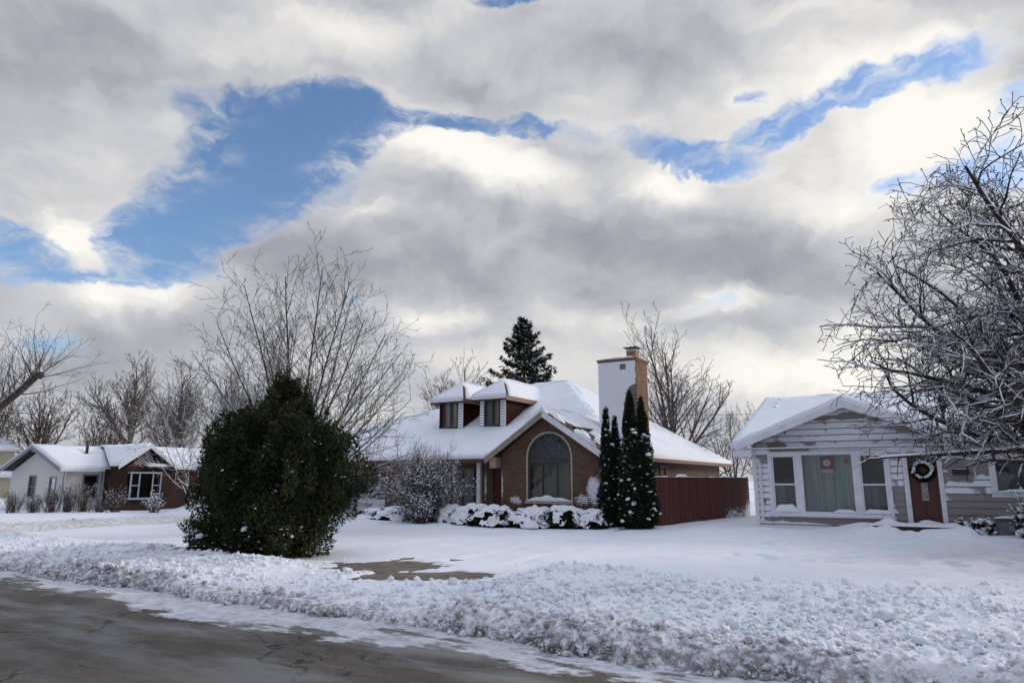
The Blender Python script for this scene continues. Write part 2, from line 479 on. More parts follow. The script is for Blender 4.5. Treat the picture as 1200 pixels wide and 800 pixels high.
    mx = T.mix(alpha, skyc, cloud)
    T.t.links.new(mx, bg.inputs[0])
    w.cycles.sampling_method = 'MANUAL'; w.cycles.sample_map_resolution = 512
SKYMUL = (1.35, 1.5, 1.75)
build_world()
sun = bpy.data.lights.new('sun', 'SUN'); sun.energy = 1.7; sun.angle = math.radians(14); sun.color = (1, .93, .82)
so = bpy.data.objects.new('sun', sun); COL.objects.link(so)
sd = Vector((math.sin(SUN_AZ) * math.cos(SUN_EL), math.cos(SUN_AZ) * math.cos(SUN_EL), math.sin(SUN_EL)))
so.rotation_euler = sd.to_track_quat('Z', 'Y').to_euler(); so.location = sd * 60

cam = bpy.data.cameras.new('camera'); cam.lens = 24; cam.sensor_width = 36; cam.clip_end = 3000; cam.clip_start = .1
co = bpy.data.objects.new('camera', cam); COL.objects.link(co)
co.location = (0, 0, 1.7); co.rotation_euler = (math.radians(90) + math.atan(162 / 800), 0, 0)
sc.camera = co
sc.view_settings.view_transform = 'Standard'; sc.view_settings.look = 'None'; sc.view_settings.exposure = 0; sc.view_settings.gamma = 1
sc.render.engine = 'CYCLES'
try:
    sc.cycles.use_denoising = True
    sc.cycles.max_bounces = 8; sc.cycles.transparent_max_bounces = 8; sc.cycles.diffuse_bounces = 3
except Exception: pass
# ------------------------------------------------------------------ the ground: one sheet of snow, in street coordinates
ROAD_Z = -.12
def bank_edge(u):
    e = 7.2 + (fbm(u * .35, u * 0, 3, 3) - .5) * .5 + (vnoise(u * 2.2, u * 0, 8) - .5) * .22
    return e
def drive_mask(u, v):
    c = -8.3 - .02 * (v - 8)
    w = 2.35 + (fbm(v * .5, u * 0 + 4, 5, 2) - .5) * 1.2
    return 1 - sstep(w - .75, w + .5, np.abs(u - c))
def bare_mask(u, v):
    out = np.zeros_like(u)
    for cu, cv, a, b, k in ((-9.45, 10.95, 1.25, .95, 1), (-8.0, 10.2, 1.35, .62, 1)):
        du, dv = u - cu, v - cv
        x = du * .857 + dv * .515; y = -du * .515 + dv * .857
        d = np.sqrt((x / a) ** 2 + (y / b) ** 2) + (fbm(u * 2.3, v * 2.3, 21, 4) - .5) * 1.0
        out = np.maximum(out, k * (1 - sstep(.75, 1.15, d)))
    return out
def chunkiness(u, v):
    s = v - bank_edge(u)
    reach = np.where(u < -10, 3.6 + 1.2 * (fbm(u * .25, u * 0, 31, 2) - .5), 6.0 + .25 * (u + 2))
    reach = np.where(u < -16, 3.4, reach)
    a = sstep(0.0, .12, s) * (1 - sstep(reach * .62, reach * 1.05, s + (fbm(u * .9, v * .9, 12, 3) - .5) * 2.4))
    # ploughed edges of the side street on the left
    side = np.exp(-((u + 26.6 + (fbm(v * .3, v * 0, 41, 2) - .5)) / .9) ** 2) * sstep(9, 11, v) * (1 - sstep(26, 30, v))
    dr = drive_mask(u, v) * (1 - sstep(12.0, 13.5, v))
    a = a * (1 - .70 * dr)
    a = np.maximum(a, .75 * side)
    return a * (1 - sstep(17, 22, v) * .4)
def ground_h(u, v, chunks=True):
    u = np.asarray(u, float); v = np.asarray(v, float)
    e = bank_edge(u); s = v - e
    lawn = .02 + .006 * np.clip(v - 9, 0, 16) + (fbm(u * .22, v * .22, 2, 3) - .5) * .16 * sstep(8, 13, v)
    reach = np.where(u < -10, 3.3, 4.8)
    H = .10 + (fbm(u * .45, u * 0, 9, 3) - .5) * .14
    H = H + .02 * np.exp(-((u + 4.8) / 1.2) ** 2)
    bank = H * sstep(-.05, .18, s) * (1 - .85 * sstep(reach * .6, reach * 1.25, s)) + (.12 + .12 * (fbm(u * .6, v * .6, 19, 2) - .5)) * sstep(.3, 2.2, s) * (1 - sstep(reach * .55, reach * 1.15, s))
    dr = drive_mask(u, v) * (1 - sstep(11.8, 14, v))
    bank = bank * (1 - .90 * dr)
    h = lawn * sstep(-.1, .25, s) * (1 - .6 * dr) + bank
    # driveway ruts running back between the fence and the siding house
    for cu in (-9.0, -7.55):
        h -= .045 * np.exp(-((u - cu - .02 * (v - 12) - .06 * np.sin(v * .7)) / .17) ** 2) * sstep(11.5, 13.5, v)
    # small slope up to the house fronts and drifts against them
    h += .13 * np.exp(-((v - 23.4) / 1.0) ** 2) * (1 - .75 * np.exp(-((u + .3) / 1.2) ** 2)) * sstep(-6.2, -4.6, u) * (1 - sstep(3.5, 5, u)) * (.6 + .8 * vnoise(u * .8, v * .8, 77))
    h += .20 * np.exp(-((u + 1.85) / .6) ** 2 - ((v - 23.5) / .5) ** 2)
    h += .40 * np.exp(-((v - 22.62) / .26) ** 2) * sstep(-2.3, -1.8, u) * (1 - sstep(.7, 1.1, u)) * np.clip(1.5 * fbm(u * 1.6, v * .7, 83, 3) - .28, 0, 1)
    # bare concrete and slush
    bm = bare_mask(u, v)
    # side street: flat packed snow with one bare tyre line
    side = sstep(-33.5, -32.6, u) * (1 - sstep(-25.6, -24.9, u)) * sstep(7, 9, v)
    h = h * (1 - side) + side * (.0 + .03 * fbm(u * .8, v * .8, 15, 3))
    h += .26 * np.exp(-((u + 26.6 + (fbm(v * .3, v * 0, 41, 2) - .5)) / .75) ** 2) * sstep(9, 11, v) * (1 - sstep(24, 30, v)) * (.55 + .9 * vnoise(v * .9, v * 0, 6))
    # heap shovelled up in front of the brick gable on the left
    h += 1.05 * np.exp(-((u + 34.8) / 1.1) ** 2 - ((v - 24.8) / .8) ** 2)
    if chunks:
        A = chunkiness(u, v)
        c1 = .5 - worley(u * 3.7, v * 3.7, 1); c2 = .5 - worley(u * 7.3, v * 7.3, 2); c3 = .5 - worley(u * 14, v * 14, 3)
        A = A * (1 + .25 * sstep(1.2, .2, s))
        h += A * ((.5 + 1.1 * vnoise(u * .8, v * .8, 44)) * (.042 * np.clip(c1, -.15, 1) + .042 * c2) + .042 * c3 + .06 * (fbm(u * 6, v * 5, 7, 3) - .5))
        # trodden patches in the lawn
        tr = sstep(.46, .58, fbm(u * .3, v * .5, 51, 3)) * sstep(12.5, 15, v) * (1 - sstep(22, 24, v)) * sstep(-7, -4, u)
        h -= tr * .10 * sstep(.40, .18, worley(u * 1.7, v * 2.0, 9))
        h += (fbm(u * 1.1, v * 1.1, 61, 4) - .5) * .05 * sstep(8, 10, v)
    # ragged slush toe, then below the road
    toe = sstep(-.5, .0, s)
    h = np.where(s < 0, ROAD_Z - .10 + toe * .10, h)
    h = h * (1 - bm) + bm * (-.06)
    return h
def gz(u, v):
    return float(ground_h(np.array([u]), np.array([v]), False)[0])

def mat_ground():
    t = NT('ploughed_snow'); v = t.obj(); s = t.n('ShaderNodeSeparateXYZ', i_0=v)
    n1 = t.noise(v, .9, 5, .6); n2 = t.noise(v, 6, 5, .65); n3 = t.noise(v, 40, 4, .65)
    col = t.mix(t.ss(.35, .65, n1), (.82, .85, .91), (.88, .895, .935))
    # road grit thrown into the foot of the bank, and the brown edge of the side street
    vv = t.math('MULTIPLY_ADD', t.math('SUBTRACT', n1, .5), 1.2, s.outputs[1])
    foot = t.math('MULTIPLY', t.ss(7.62, 7.1, t.math('MULTIPLY_ADD', t.math('SUBTRACT', n2, .5), 1.5, vv)), t.ss(.36, .56, t.noise(v, 11, 5, .7)))
    col = t.mix(t.math('MULTIPLY', foot, .78), col, (.17, .14, .12))
    right = t.math('MULTIPLY', t.ss(-3.0, 2.0, s.outputs[0]), t.math('MULTIPLY', t.ss(16.5, 12.5, vv), t.ss(.45, .7, n2)))
    col = t.mix(t.math('MULTIPLY', right, .28), col, (.32, .30, .29))
    lf = t.math('MULTIPLY', t.ss(-33, -28, s.outputs[0]), t.ss(-25.0, -25.6, s.outputs[0]))
    lf = t.math('MULTIPLY', lf, t.math('MULTIPLY', t.ss(9, 11, s.outputs[1]), t.ss(.3, .6, n2)))
    col = t.mix(t.math('MULTIPLY', lf, .6), col, (.42, .36, .29))
    speck = t.math('MULTIPLY', t.ss(.64, .72, n3), t.math('MULTIPLY', t.ss(12.5, 8, s.outputs[1]), .3))
    col = t.mix(speck, col, (.40, .37, .34))
    h = t.math('MULTIPLY_ADD', n3, .5, n2)
    fade = t.ss(16, 9, s.outputs[1])
    b = t.n('ShaderNodeBump', i_Height=h, i_Distance=.03, i_Strength=t.math('MULTIPLY_ADD', fade, .5, .18)).outputs[0]
    m = t.done(col, .6, b, spec=.25)
    return m
M['ground'] = mat_ground()

def axis_steps(parts):
    out = []
    for a, b, st in parts: out.append(np.arange(a, b, st))
    return np.concatenate(out)
us = axis_steps([(-600, -120, 40), (-120, -60, 6), (-60, -40, .8), (-40, -17.5, .085), (-17.5, 4.5, .036), (4.5, 14, .2), (14, 60, 3), (60, 600, 40)])
vs = axis_steps([(-600, -60, 60), (-60, 4, 8), (4, 6.4, .4), (6.4, 12.6, .036), (12.6, 18, .075), (18, 28, .2), (28, 60, 1.5), (60, 700, 40)])
UU, VV = np.meshgrid(us, vs)
HH = ground_h(UU, VV)
HH[:] = np.where(VV < 6, -.45, HH)
nu, nv = len(us), len(vs)
idx = np.arange(nu * nv).reshape(nv, nu)
F = np.stack([idx[:-1, :-1], idx[:-1, 1:], idx[1:, 1:], idx[1:, :-1]], -1).reshape(-1, 4)
go = link('snowy_ground', np_mesh('snowy_ground', np.stack([UU, VV, HH], -1).reshape(-1, 3), F, M['ground']), None, None, -TH)
tag(go, kind='structure')

# loose lumps thrown up by the plough
def ico(sub):
    bm = bmesh.new(); bmesh.ops.create_icosphere(bm, subdivisions=sub, radius=1)
    V = np.array([v.co[:] for v in bm.verts]); F = np.array([[l.index for l in f.verts] for f in bm.faces]); bm.free()
    return V, F
ICO1 = ico(1); ICO2 = ico(2)
def lumps(P, R, seed, base=ICO2, squash=.75, rough=.35, rot=True):
    """many irregular lumps as one vertex array"""
    rng = np.random.default_rng(seed); n = len(P); bv, bf = base; k = len(bv)
    if n == 0: return np.zeros((0, 3)), np.zeros((0, 3), int)
    sc3 = rng.uniform(.65, 1.3, (n, 1, 3)); sc3[:, :, 2] *= squash
    V = bv[None] * (1 + rng.uniform(-rough, rough, (n, k, 1)))
    if rot:
        a = rng.uniform(0, 6.28, n); b = rng.uniform(-.7, .7, n)
        ca, sa, cb, sb = np.cos(a), np.sin(a), np.cos(b), np.sin(b); z = np.zeros(n); o = z + 1
        Rz = np.stack([ca, -sa, z, sa, ca, z, z, z, o], -1).reshape(n, 3, 3)
        Rx = np.stack([o, z, z, z, cb, -sb, z, sb, cb], -1).reshape(n, 3, 3)
        V = np.einsum('nij,nkj->nki', Rz @ Rx, V * sc3)
    else: V = V * sc3
    V = V * np.asarray(R)[:, None, None] + np.asarray(P)[:, None, :]
    F = (bf[None] + (np.arange(n) * k)[:, None, None]).reshape(-1, 3)
    return V.reshape(-1, 3), F
rng = np.random.default_rng(5)
cu = np.concatenate([rng.uniform(-17.5, 4, 42000), rng.uniform(-36, -17.5, 9000), rng.uniform(-17.5, 4, 14000)]); cv = np.concatenate([7.0 + rng.gamma(1.3, 1.35, 42000), rng.uniform(7.1, 14, 9000), np.zeros(14000)])
cv[-14000:] = bank_edge(cu[-14000:]) + rng.uniform(-.14, .30, 14000)
A = chunkiness(cu, cv)
A[-14000:] = np.maximum(A[-14000:], .75) * (1 - .6 * drive_mask(cu[-14000:], cv[-14000:]))
keep = rng.uniform(0, 1, len(cu)) < A * .62 * (1 - bare_mask(cu, cv)) * (vnoise(cu * 1.7, cv * 1.7, 71) * 1.2)
cu, cv = cu[keep], cv[keep]
R = np.clip(rng.lognormal(-3.85, .5, len(cu)), .010, .085)
Z = ground_h(cu, cv) + R * rng.uniform(-.1, .5, len(cu))
ft = np.abs(cv - bank_edge(cu) - .03) < .17
top_ = ground_h(cu, bank_edge(cu) + .25)
Z[ft] = ROAD_Z + (top_[ft] - ROAD_Z) * np.clip((cv - bank_edge(cu) + .14)[ft] / .30, 0, 1) * rng.uniform(.75, 1.05, ft.sum())
R[ft] *= .95
V_, F_ = lumps(np.stack([cu, cv, Z], -1), R, 6)
tag(link('snow_clods', np_mesh('snow_clods', V_, F_, M['ground']), None, None, -TH), 'loose clods of ploughed snow along the roadside bank', kind='stuff')

# ------------------------------------------------------------------ road
def mat_road():
    t = NT('worn_asphalt'); v = t.obj(); s = t.n('ShaderNodeSeparateXYZ', i_0=v); sv = s.outputs[1]
    big = t.noise(v, .45, 4, .55); mid = t.noise(v, 3.2, 5, .6); gr = t.noise(v, 110, 3, .7)
    col = t.mix(t.ss(.35, .68, big), (.060, .052, .039), (.112, .097, .075))
    col = t.mix(t.math('MULTIPLY', t.ss(.45, .7, mid), .45), col, (.11, .10, .088))
    agg = t.n('ShaderNodeTexVoronoi', i_Vector=v, i_Scale=75.0)
    col = t.mix(t.math('MULTIPLY', t.ss(.35, .75, gr), .55), col, t.mix(t.ss(.1, .9, t.n('ShaderNodeSeparateXYZ', i_0=agg.outputs['Color']).outputs[0]), (.025, .023, .02), (.20, .18, .16)))
    trk = t.math('ADD', sv, t.math('MULTIPLY', t.math('SUBTRACT', t.noise(t.mapv(v, (.12, .4, 1)), 1, 3), .5), .8))
    lane = t.math('POWER', .3679, t.math('POWER', t.math('DIVIDE', t.math('SUBTRACT', trk, 4.6), .28), 2.0))
    lane = t.math('MAXIMUM', lane, t.math('POWER', .3679, t.math('POWER', t.math('DIVIDE', t.math('SUBTRACT', trk, 3.0), .3), 2.0)))
    col = t.mix(t.math('MULTIPLY', t.math('MULTIPLY', lane, t.ss(.3, .6, mid)), .35), col, (.030, .027, .022))
    # cracks
    dv = t.n('ShaderNodeVectorMath', operation='ADD', i_0=v, i_1=t.n('ShaderNodeVectorMath', operation='SCALE', i_0=t.n('ShaderNodeTexNoise', i_Vector=v, i_Scale=1.6, i_Detail=5.0).outputs[1], i_Scale=.9).outputs[0]).outputs[0]
    ck = t.n('ShaderNodeTexVoronoi', i_Vector=t.mapv(dv, (.30, .42, 1)), i_Scale=1.0, feature='DISTANCE_TO_EDGE').outputs[0]
    ck2 = t.n('ShaderNodeTexVoronoi', i_Vector=t.mapv(dv, (.16, .13, 1), (3, 1, 0)), i_Scale=1.0, feature='DISTANCE_TO_EDGE').outputs[0]
    crack = t.math('MULTIPLY', t.ss(.016, .004, ck), t.ss(.45, .55, big))
    crack = t.math('MAXIMUM', crack, t.ss(.006, .002, ck2))
    col = t.mix(t.math('MULTIPLY', crack, .85), col, (.012, .011, .010))
    # trodden slush and ice: a ragged strip along the bank and at the driveway mouth
    wob = t.math('SUBTRACT', t.noise(v, .5, 5, .6), .5)
    ra = t.noise(t.mapv(v, (.5, 1.2, 1)), 2.0, 9, .66)
    q = t.math('MULTIPLY_ADD', wob, 1.6, sv)
    gap = t.n('ShaderNodeMapping', vector_type='TEXTURE', i_Vector=v, i_Location=(-8.6, 6.6, 0), i_Scale=(2.3, 1.05, 1)).outputs[0]
    gap = t.math('POWER', .3679, t.n('ShaderNodeVectorMath', operation='DOT_PRODUCT', i_0=gap, i_1=gap).outputs['Value'])
    k = t.math('MULTIPLY_ADD', t.math('SUBTRACT', ra, .5), 2.1, t.math('MULTIPLY', t.ss(5.7, 7.1, q), .80))
    k = t.math('MULTIPLY_ADD', gap, .55, k)
    f = t.math('MULTIPLY', t.ss(.44, .62, k), t.math('MULTIPLY_ADD', t.ss(.3, .6, t.noise(v, 7, 6, .7)), .45, .55))
    thin = t.math('MULTIPLY', t.ss(.42, .62, t.noise(t.mapv(v, (.22, .8, 1), (5, 2, 0)), 1.7, 6, .6)), t.ss(2.5, 6, sv))
    icec = t.mix(t.ss(.4, .7, mid), (.58, .60, .64), (.74, .76, .80))
    col = t.mix(t.math('MULTIPLY', thin, .55), col, (.30, .30, .31))
    col = t.mix(f, col, icec)
    wet = t.ss(.50, .62, t.noise(v, .8, 4, .5))
    rough = t.math('MULTIPLY_ADD', wet, -.25, .85)
    rough = t.math('MULTIPLY_ADD', f, -.12, rough)
    h = t.math('MULTIPLY_ADD', f, .9, t.math('MULTIPLY', gr, .35)); h = t.math('MULTIPLY_ADD', crack, -1.0, h)
    return t.done(col, rough, t.bump(h, .55, .012), spec=.35)
us = axis_steps([(-200, -20, 10), (-20, 6, .2), (6, 200, 10)]); vs = np.concatenate([np.arange(-3.5, 8.4, .2)])
UU, VV = np.meshgrid(us, vs); HH = ROAD_Z + (fbm(UU * .3, VV * .5, 91, 3) - .5) * .05 + .03 * (1 - ((VV - 2) / 6) ** 2)
nu, nv = len(us), len(vs); idx = np.arange(nu * nv).reshape(nv, nu)
F = np.stack([idx[:-1, :-1], idx[:-1, 1:], idx[1:, 1:], idx[1:, :-1]], -1).reshape(-1, 4)
tag(link('road', np_mesh('road', np.stack([UU, VV, HH], -1).reshape(-1, 3), F, mat_road()), None, None, -TH), kind='structure')
# concrete driveway apron under the snow
def mat_conc():
    t = NT('driveway_concrete'); v = t.obj()
    c = t.mix(t.ss(.35, .65, t.noise(v, 3, 5)), (.10, .085, .062), (.18, .155, .115))
    return t.done(c, .75, t.bump(t.noise(v, 60, 4), .4, .01))
b = B(); b.box(-11.2, -6.2, 7.6, 12.7, -.2, .0)
tag(b.build('driveway', mat_conc()), kind='structure').rotation_euler = (0, 0, -TH)
# ------------------------------------------------------------------ house helpers
def snow_sheet(name, poly, parent, thick=.14, step=.16, amp=.05, bare=None, seed=0, mat=None, lift=.0):
    """snow lying on a planar roof polygon; `bare(x, y)` in local metres returns 1 where the roof shows"""
    bm = bmesh.new(); bm.faces.new([bm.verts.new(p) for p in poly])
    xs = [p[0] for p in poly]; ys = [p[1] for p in poly]
    for a, b, ax in ((min(xs), max(xs), Vector((1, 0, 0))), (min(ys), max(ys), Vector((0, 1, 0)))):
        n = int((b - a) / step)
        for i in range(1, n + 1):
            p = ax * (a + (b - a) * i / (n + 1))
            bmesh.ops.bisect_plane(bm, geom=bm.verts[:] + bm.edges[:] + bm.faces[:], plane_co=p, plane_no=ax)
    bmesh.ops.triangulate(bm, faces=bm.faces[:])
    bm.verts.ensure_lookup_table()
    edges = [e for e in bm.edges if e.is_boundary]
    C = np.array([v.co[:] for v in bm.verts])
    t = thick * (1 + .0 * C[:, 0]) + (fbm(C[:, 0] * .9 + seed, C[:, 1] * .9 + seed * 3, 11, 3) - .5) * 2 * amp + (vnoise(C[:, 0] * 4, C[:, 1] * 4, 13) - .5) * .02
    if bare is not None:
        bb = np.array([bare(x, y) for x, y in C[:, :2]])
        t = t * (1 - bb) - .03 * bb
    isb = {v for e in edges for v in e.verts}
    low = {}
    for v, h in zip(list(bm.verts), t):
        if v in isb: low[v] = v.co.copy()
        v.co.z += h + lift
    lv = {v: bm.verts.new(p - Vector((0, 0, .012))) for v, p in low.items()}
    for e in edges:
        a, b = e.verts
        bm.faces.new((a, b, lv[b], lv[a]))
    bmesh.ops.recalc_face_normals(bm, faces=bm.faces)
    me = bpy.data.meshes.new(name); bm.to_mesh(me); bm.free()
    me.materials.append(mat or M['snow']); me.polygons.foreach_set('use_smooth', [True] * len(me.polygons))
    o = link(name, me, parent)
    return o

def slab(b, poly, t=.1):
    """roof deck under a planar polygon"""
    n = len(b.v); k = len(poly)
    b.v += [tuple(p) for p in poly] + [(p[0], p[1], p[2] - t) for p in poly]
    b.f.append(tuple(n + i for i in range(k))); b.f.append(tuple(n + k + k - 1 - i for i in range(k)))
    for i in range(k):
        j = (i + 1) % k; b.f.append((n + i, n + j, n + k + j, n + k + i))

def lap_siding(b, x0, x1, z0, z1, y, row=.2, depth=.022, openings=(), top=None, axis='y', out=-1, z_base=None):
    """courses of lapped boards on a wall; openings (x0, x1, z0, z1); top(z) -> (xl, xr) clips a gable"""
    zb = z0 if z_base is None else z_base
    cuts = {z0, z1}
    k = math.floor((z0 - zb) / row)
    while zb + k * row < z1:
        z = zb + k * row
        if z > z0: cuts.add(z)
        k += 1
    for o in openings:
        for z in o[2:]:
            if z0 < z < z1: cuts.add(z)
    cuts = sorted(cuts)
    def P(x, d, z): return (x, y + out * d, z) if axis == 'y' else (y + out * d, x, z)
    for a, c in zip(cuts[:-1], cuts[1:]):
        if c - a < 1e-4: continue
        mid = (a + c) / 2; ki = math.floor((mid - zb) / row + 1e-6)
        fa = (a - zb) / row - ki; fc = (c - zb) / row - ki
        da = depth * (1 - fa) + .004; dc = depth * (1 - fc) + .004
        la, ra = top(a) if top else (x0, x1); lc, rc = top(c) if top else (x0, x1)
        la, lc = max(la, x0), max(lc, x0); ra, rc = min(ra, x1), min(rc, x1)
        spans = [(la, ra, lc, rc)]
        for o in openings:
            if o[2] < mid < o[3]:
                ns = []
                for s in spans:
                    if o[1] <= s[0] or o[0] >= s[1]: ns.append(s); continue
                    if o[0] > s[0]: ns.append((s[0], o[0], s[2], o[0]))
                    if o[1] < s[1]: ns.append((o[1], s[1], o[1], s[3]))
                spans = ns
        for s in spans:
            if s[1] - s[0] < .002 and s[3] - s[2] < .002: continue
            b.quad(P(s[0], da, a), P(s[1], da, a), P(s[3], dc, c), P(s[2], dc, c))
            if fa < .01: b.quad(P(s[0], 0, a), P(s[1], 0, a), P(s[1], da, a), P(s[0], da, a))

def frame(b, x0, x1, z0, z1, w, y0, y1, axis='y'):
    """four butt-jointed members around an opening"""
    if axis == 'y':
        b.box(x0, x1, y0, y1, z1 - w, z1); b.box(x0, x1, y0, y1, z0, z0 + w)
        b.box(x0, x0 + w, y0, y1, z0 + w, z1 - w); b.box(x1 - w, x1, y0, y1, z0 + w, z1 - w)
    else:
        b.box(y0, y1, x0, x1, z1 - w, z1); b.box(y0, y1, x0, x1, z0, z0 + w)
        b.box(y0, y1, x0, x0 + w, z0 + w, z1 - w); b.box(y0, y1, x1 - w, x1, z0 + w, z1 - w)

def snow_lump(name, parent, x0, x1, y0, y1, z, h, seed=0, pile=None, nx=None):
    """a soft strip of snow on a ledge; pile(x) scales the height"""
    nx = nx or max(6, int((x1 - x0) / .06)); ny = 6
    V = []; F = []
    for j in range(ny):
        for i in range(nx):
            fx = i / (nx - 1); fy = j / (ny - 1); x = x0 + (x1 - x0) * fx; y = y0 + (y1 - y0) * fy
            ed = min(1, 4 * min(fx, 1 - fx) + .12) * (math.sin(math.pi * (.12 + .76 * fy)) if True else 1)
            hh = h * ed * (.6 + .8 * float(vnoise(np.array([x * 3.1 + seed]), np.array([y * 2.0]), seed)[0]))
            if pile: hh *= pile(x)
            V.append((x, y, z + hh))
    for j in range(ny - 1):
        for i in range(nx - 1): F.append((j * nx + i, j * nx + i + 1, (j + 1) * nx + i + 1, (j + 1) * nx + i))
    k = len(V)
    ring = [i for i in range(nx)] + [j * nx + nx - 1 for j in range(1, ny)] + [(ny - 1) * nx + i for i in range(nx - 2, -1, -1)] + [j * nx for j in range(ny - 2, 0, -1)]
    for r in ring: V.append((V[r][0], V[r][1], z))
    for q in range(len(ring)):
        q2 = (q + 1) % len(ring); F.append((ring[q], k + q, k + q2, ring[q2]))
    return link(name, np_mesh(name, V, F, M['snow']), parent)

def plain_window(parent, x0, x1, z0, z1, y, axis='y', out=-1, fw=.06, fmat=None, glass=None, rail=True, curtain_m=None, name='window', mull=0, deep=.35):
    """frame with sash rail, glass, dark room behind; `out` is the outward sign on the axis"""
    b = B(); ya, yb = sorted((y + out * .045, y - out * .05))
    frame(b, x0, x1, z0, z1, fw, ya, yb, axis)
    zi = (z0 + z1) / 2
    yc, yd = sorted((y + out * .02, y - out * .03))
    if rail:
        if axis == 'y': b.box(x0 + fw, x1 - fw, yc, yd, zi - .022, zi + .022)
        else: b.box(yc, yd, x0 + fw, x1 - fw, zi - .022, zi + .022)
    for i in range(mull):
        xm = x0 + (x1 - x0) * (i + 1) / (mull + 1)
        if axis == 'y': b.box(xm - .025, xm + .025, yc, yd, z0 + fw, z1 - fw)
        else: b.box(yc, yd, xm - .025, xm + .025, z0 + fw, z1 - fw)
    f = b.build(name, fmat or M['white_vinyl'], parent)
    g = B(); yg = y - out * .015
    if axis == 'y': g.quad((x0 + fw, yg, z0 + fw), (x1 - fw, yg, z0 + fw), (x1 - fw, yg, z1 - fw), (x0 + fw, yg, z1 - fw))
    else: g.quad((yg, x0 + fw, z0 + fw), (yg, x1 - fw, z0 + fw), (yg, x1 - fw, z1 - fw), (yg, x0 + fw, z1 - fw))
    g.build('pane', glass or M['glass'], f)
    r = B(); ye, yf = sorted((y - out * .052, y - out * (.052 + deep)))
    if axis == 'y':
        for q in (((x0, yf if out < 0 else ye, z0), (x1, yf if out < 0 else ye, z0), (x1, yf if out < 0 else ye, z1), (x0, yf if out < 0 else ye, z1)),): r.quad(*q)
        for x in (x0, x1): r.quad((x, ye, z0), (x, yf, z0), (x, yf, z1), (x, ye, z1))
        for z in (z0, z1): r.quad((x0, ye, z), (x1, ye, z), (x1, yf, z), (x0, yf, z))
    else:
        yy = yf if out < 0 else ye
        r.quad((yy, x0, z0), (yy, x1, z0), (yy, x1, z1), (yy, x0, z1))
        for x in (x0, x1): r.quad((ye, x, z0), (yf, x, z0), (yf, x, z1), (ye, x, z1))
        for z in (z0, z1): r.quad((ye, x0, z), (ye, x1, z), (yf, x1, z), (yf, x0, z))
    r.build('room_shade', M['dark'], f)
    if curtain_m: curtain('curtain', f, x0 + fw * .5, x1 - fw * .5, y - out * .14, z0, z1, curtain_m, max(3, int((x1 - x0) * 7)), .03, int(abs(x0) * 10), axis)
    return f

